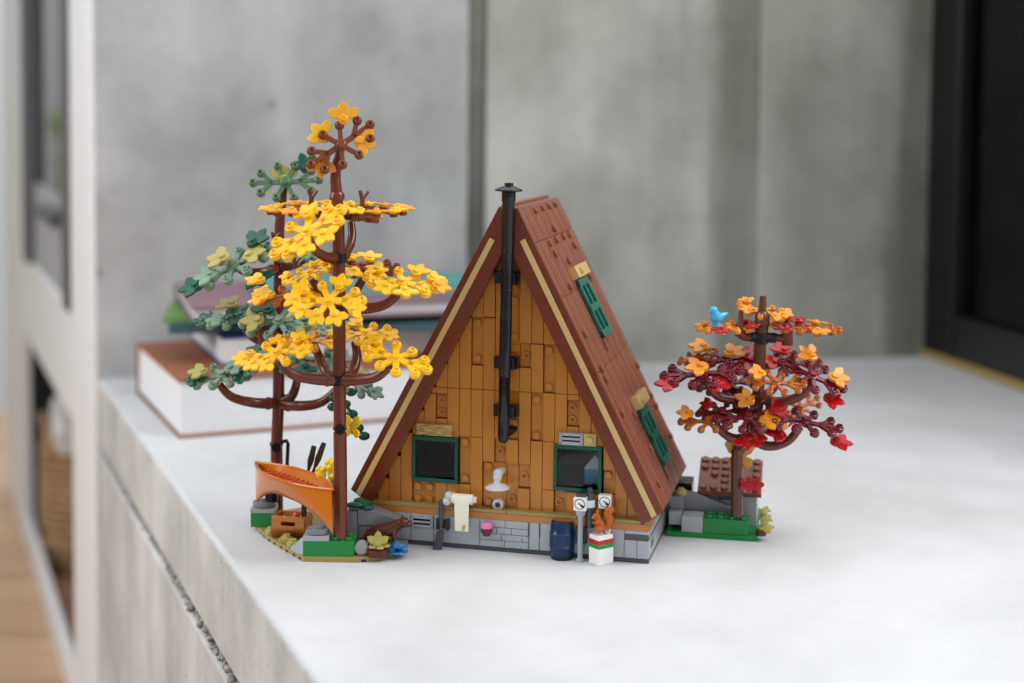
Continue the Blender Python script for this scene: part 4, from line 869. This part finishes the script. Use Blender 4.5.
b.build('gunwale', 'canoe', cn, 0)
b = MB(); k = 13
for i in range(k):
    x = (-.72+1.44*i/(k-1))*CL/2; w = 1.2*(1-abs(x/(CL/2))**2.2); z = zm-.55+x*math.tan(tilt)
    b.obox((x, 0, z), (.9, .42, 0), (-.42, .9, 0), (0,0,1), .07, w*.8, .16); b.obox((x, 0, z), (.9, -.42, 0), (.42, .9, 0), (0,0,1), .07, w*.8, .15)
b.box(-.72*CL/2, .72*CL/2, -.5, .5, zm-1.0, zm-.85); b.build('rib_deck', 'carrot', cn, .02)
# paddles
for (u0, v0, u1, v1, y, l) in ((303, 494, 314, 446, 2.6, 'dark brown paddle on the left of the crossed pair behind the canoe'), (305, 494, 324, 443, 2.2, 'dark brown paddle on the right of the crossed pair behind the canoe')):
    p0, p1 = at(u0, v0, y), at(u1, v1, y); o = thing('toy_paddle', l, 'paddle', (p0.x, p0.y, .4), 0, 'paddles behind the canoe')
    q0 = Vector((p0.x, p0.y, .4)); dd_ = (p1-p0); 
    MB().tube([Vector((0,0,0)), p0-q0, p0-q0+dd_*.55], .13, 8).build('shaft', 'purple_brown', o, 0)
    dn = dd_.normalized(); sd = dn.cross(Vector((0,1,0))).normalized(); c = p0-q0+dd_*.5
    MB().prism([c-sd*.12, c+sd*.12, c+sd*.26+dd_*.2, c+sd*.2+dd_*.5, c-sd*.2+dd_*.5, c-sd*.26+dd_*.2], (0, .14, 0)).build('blade', 'purple_brown', o, .02)
# flowers between canoe and trunk
fl = at(329, 495, .8); fp = thing('yellow_flowers', 'yellow blossoms on stems between the canoe and the yellow tree trunk', 'flower', (fl.x, fl.y, .4))
o0 = Vector((fl.x, fl.y, .4)); b = MB()
for u, v in ((321, 476), (332, 470), (334, 478)): b.tube([(0,0,0), (at(u, v+8, .8)-o0), at(u, v+2, .8)-o0], .1, 6)
b.build('stem', 'leaf_green', fp, 0)
for (u, v, s) in ((321, 474, .75), (331.5, 467, .9), (334, 476, .9)):
    p = at(u, v, .8)-o0; b = MB(); b.lathe(p-Vector((0,0,.5)), (0,0,1), [(.2, 0), (.52*s, .3), (.56*s, .6), (.38*s, .85), (.001, .8)], 12)
    for k in range(4): a = k*math.pi/2+.4; b.ball(p+Vector((.36*s*math.cos(a), .36*s*math.sin(a), .35)), .26*s, 8, 6, (1, 1, 1.4))
    b.build('blossom', 'flower_yellow', fp, 0)
vf = at(335, 489, 0); vt = thing('violet_flower', 'dark violet blossom beside the bow of the canoe', 'flower', (vf.x, vf.y, .4))
h_ = vf.z-.4
MB().tube([(0,0,0), (0,0,h_)], .12, 8).build('stem', 'leaf_green', vt, 0)
b = MB(); b.ball((0,0,h_), .3)
for k in range(5): a = k*1.257; b.ball((.4*math.cos(a), .1+.2*math.sin(a), h_+.36*math.sin(a)), .3, 8, 6)
b.build('petals', 'violet', vt, 0)

# ------------------------------------------------------------------ right landscape module
ga = math.atan2(-1.45, 7.33); GO = Vector((13.55, 5.25, 0))
rb = thing('landscape_base', 'green toy base plate with grey rocks and studded brown shed roof', 'base plate', GO, ga)
b = MB(); b.box(0, 7.45, 0, 9, 0, .4); b.build('plate', 'bright_green', rb, .02)
b = MB(); brick(b, 3.0, 6.75, .15, 2.05, .4, 1.62); b.build('green_brick', 'bright_green', rb, .02)
b = MB(); b.box(1.25, 2.98, .12, 2, .4, 1.7); b.box(.15, 1.2, .7, 2.2, .8, 1.9); b.box(5.4, 7.3, 3.2, 7.5, .4, 3.2); b.box(2.4, 5.4, 3.4, 7.5, .4, 3.2); b.build('rock_bricks', 'light_grey', rb, .03)
b = MB(); b.prism([(1.2, 2.2, 1.7), (5.6, 2.2, 1.7), (5.6, 2.2, 1.9), (2.6, 2.2, 3.0), (1.2, 2.2, 3.1)], (0, 1.1, 0)); b.box(.2, 1.3, 1.4, 3.4, 1.9, 3.0); b.box(.2, 5.5, 2.25, 3.4, .4, 1.68); b.build('rock_slope', 'stone', rb, .03)
b = MB(); b.box(4.1, 5.3, 3.2, 3.5, 2.5, 3.0); b.build('opening', 'black', rb, .02)
b = MB(); b.lathe((1.0, 2.2, 3.0), (0,0,1), [(.5, 0), (.5, .35), (.3, .38), (.3, .55), (.001, .55)], 16); b.build('ground_cover', 'olive', rb, .02)
b = MB(); b.box(.3, 1.8, 4.0, 6.5, .4, 3.5); b.build('rear_rock', 'black', rb, .03)
sr = MB(); y0, z0, y1, z1 = 2.6, 3.15, 6.6, 5.05; dv = Vector((0, y1-y0, z1-z0)).normalized(); nv = Vector((0, -dv.z, dv.y)); ln_ = math.hypot(y1-y0, z1-z0)
sr.obox(Vector((5.0, (y0+y1)/2, (z0+z1)/2)), (1,0,0), dv, nv, 2.65, ln_/2, .22)
for i in range(6):
    for j in range(5):
        if (i, j) in ((1, 1), (0, 1), (0, 2), (4, 0), (4, 3), (4, 2)): continue
        sr.stud(Vector((5.0-2.2+4.4*i/5, y0, z0))+dv*(ln_*(j+.5)/5)+nv*.22, nv, .33, .26)
sr.build('shed_roof', 'roof_brown', rb, .03)
# plant at the right tip and red blossoms
pp_ = at(761, 539, 4.4); pl_ = thing('leafy_plant', 'olive leafy plant on a brown stub at the right end of the green plate', 'plant', (pp_.x, pp_.y, .4))
MB().lathe((0,0,0), (0,0,1), [(.42, 0), (.45, .1), (.45, .5), (.001, .52)], 16).build('stub', 'trunk', pl_, .01)
for k, (z, rz, sx) in enumerate(((.55, 0, 1.15), (1.4, .5, 1.0), (2.0, -.3, .8))):
    lf = MB(); M = Matrix.Translation((.1, -.05, z)) @ Matrix.Rotation(rz, 4, 'Z') @ Matrix.Rotation(R(18), 4, 'X'); l3 = leaf_mb(3); lf.v = [M @ (p*sx*.62) for p in l3.v]; lf.f = l3.f; lf.mi = l3.mi; lf.build('leaf', 'olive', pl_, .02)
MB().cyl((.05, 0, .5), (.08, 0, 2.1), .14).build('stem', 'olive', pl_, 0)
rf = at(742, 484, tr-.3); rt = thing('red_blossoms', 'pair of translucent red blossoms on the red tree trunk above the green brick', 'flower', rf)
MB().tube([(0, .2, 0), (.3, -.1, -.1), (1.1, -.1, -.05)], .1, 8).build('stem', 'wine', rt, 0)
for x in (.35, 1.1):
    lf = MB(); M = Matrix.Translation((x, -.2, 0)) @ Matrix.Rotation(R(72), 4, 'X'); l5 = leaf_mb(5); lf.v = [M @ (p*.62) for p in l5.v]; lf.f = l5.f; lf.mi = l5.mi; lf.build('blossom', 'leaf_red', rt, .02)

# ------------------------------------------------------------------ light and camera
w = bpy.data.worlds.new('daylight'); sc.world = w; w.use_nodes = True
nt = w.node_tree; bg = nt.nodes['Background']; bg.inputs['Color'].default_value = (.95, .98, 1.0, 1)
# overcast daylight: brightest high up on the right, dimmer towards the room behind the camera
tc = nt.nodes.new('ShaderNodeTexCoord'); dt = nt.nodes.new('ShaderNodeVectorMath'); dt.operation = 'DOT_PRODUCT'
dt.inputs[1].default_value = Vector((.45, .3, .84)).normalized(); nt.links.new(tc.outputs['Generated'], dt.inputs[0])
mr = nt.nodes.new('ShaderNodeMapRange'); mr.inputs['From Min'].default_value = -.25; mr.inputs['From Max'].default_value = .85; mr.inputs['To Min'].default_value = .34; mr.inputs['To Max'].default_value = 1.25
mr.interpolation_type = 'SMOOTHSTEP'; nt.links.new(dt.outputs['Value'], mr.inputs['Value']); nt.links.new(mr.outputs[0], bg.inputs['Strength'])
def area(name, loc, target, size, power, colr=(1, 1, 1)):
    l = bpy.data.lights.new(name, 'AREA'); l.shape = 'DISK'; l.size = size; l.energy = power; l.color = colr
    o = bpy.data.objects.new(name, l); col.objects.link(o); o.location = Vector(loc)*S
    o.rotation_euler = (Vector(target)-Vector(loc)).to_track_quat('-Z', 'Y').to_euler()
area('daylight_right', (95, -10, 110), (5, 5, 5), 0.6, 7.5, (1, .99, .98))
area('daylight_left', (-150, -30, 90), (-20, 10, 0), .9, 11.5, (.95, .98, 1))
cam_d = bpy.data.cameras.new('camera'); cam = bpy.data.objects.new('camera', cam_d); col.objects.link(cam); sc.camera = cam
cam_d.sensor_width = 36; cam_d.lens = FPX*36/1024; cam_d.shift_y = SHIFT/1024; cam_d.clip_start = .01; cam_d.clip_end = 50
fwd = Vector((0, math.cos(PITCH), -math.sin(PITCH))); right = Vector((1, 0, 0)); up = right.cross(fwd)
cr, sr_ = math.cos(ROLL), math.sin(ROLL)
r2 = right*cr+up*sr_; u2 = -right*sr_+up*cr
cam.matrix_world = Matrix(((r2.x, u2.x, -fwd.x, CAM.x*S), (r2.y, u2.y, -fwd.y, CAM.y*S), (r2.z, u2.z, -fwd.z, CAM.z*S), (0, 0, 0, 1)))
cam_d.dof.use_dof = True; cam_d.dof.focus_distance = 112.5*S; cam_d.dof.aperture_fstop = 3.5
vs = sc.view_settings; vs.view_transform = 'Standard'; vs.look = 'None'; vs.gamma = 1; vs.exposure = 0; vs.use_curve_mapping = False
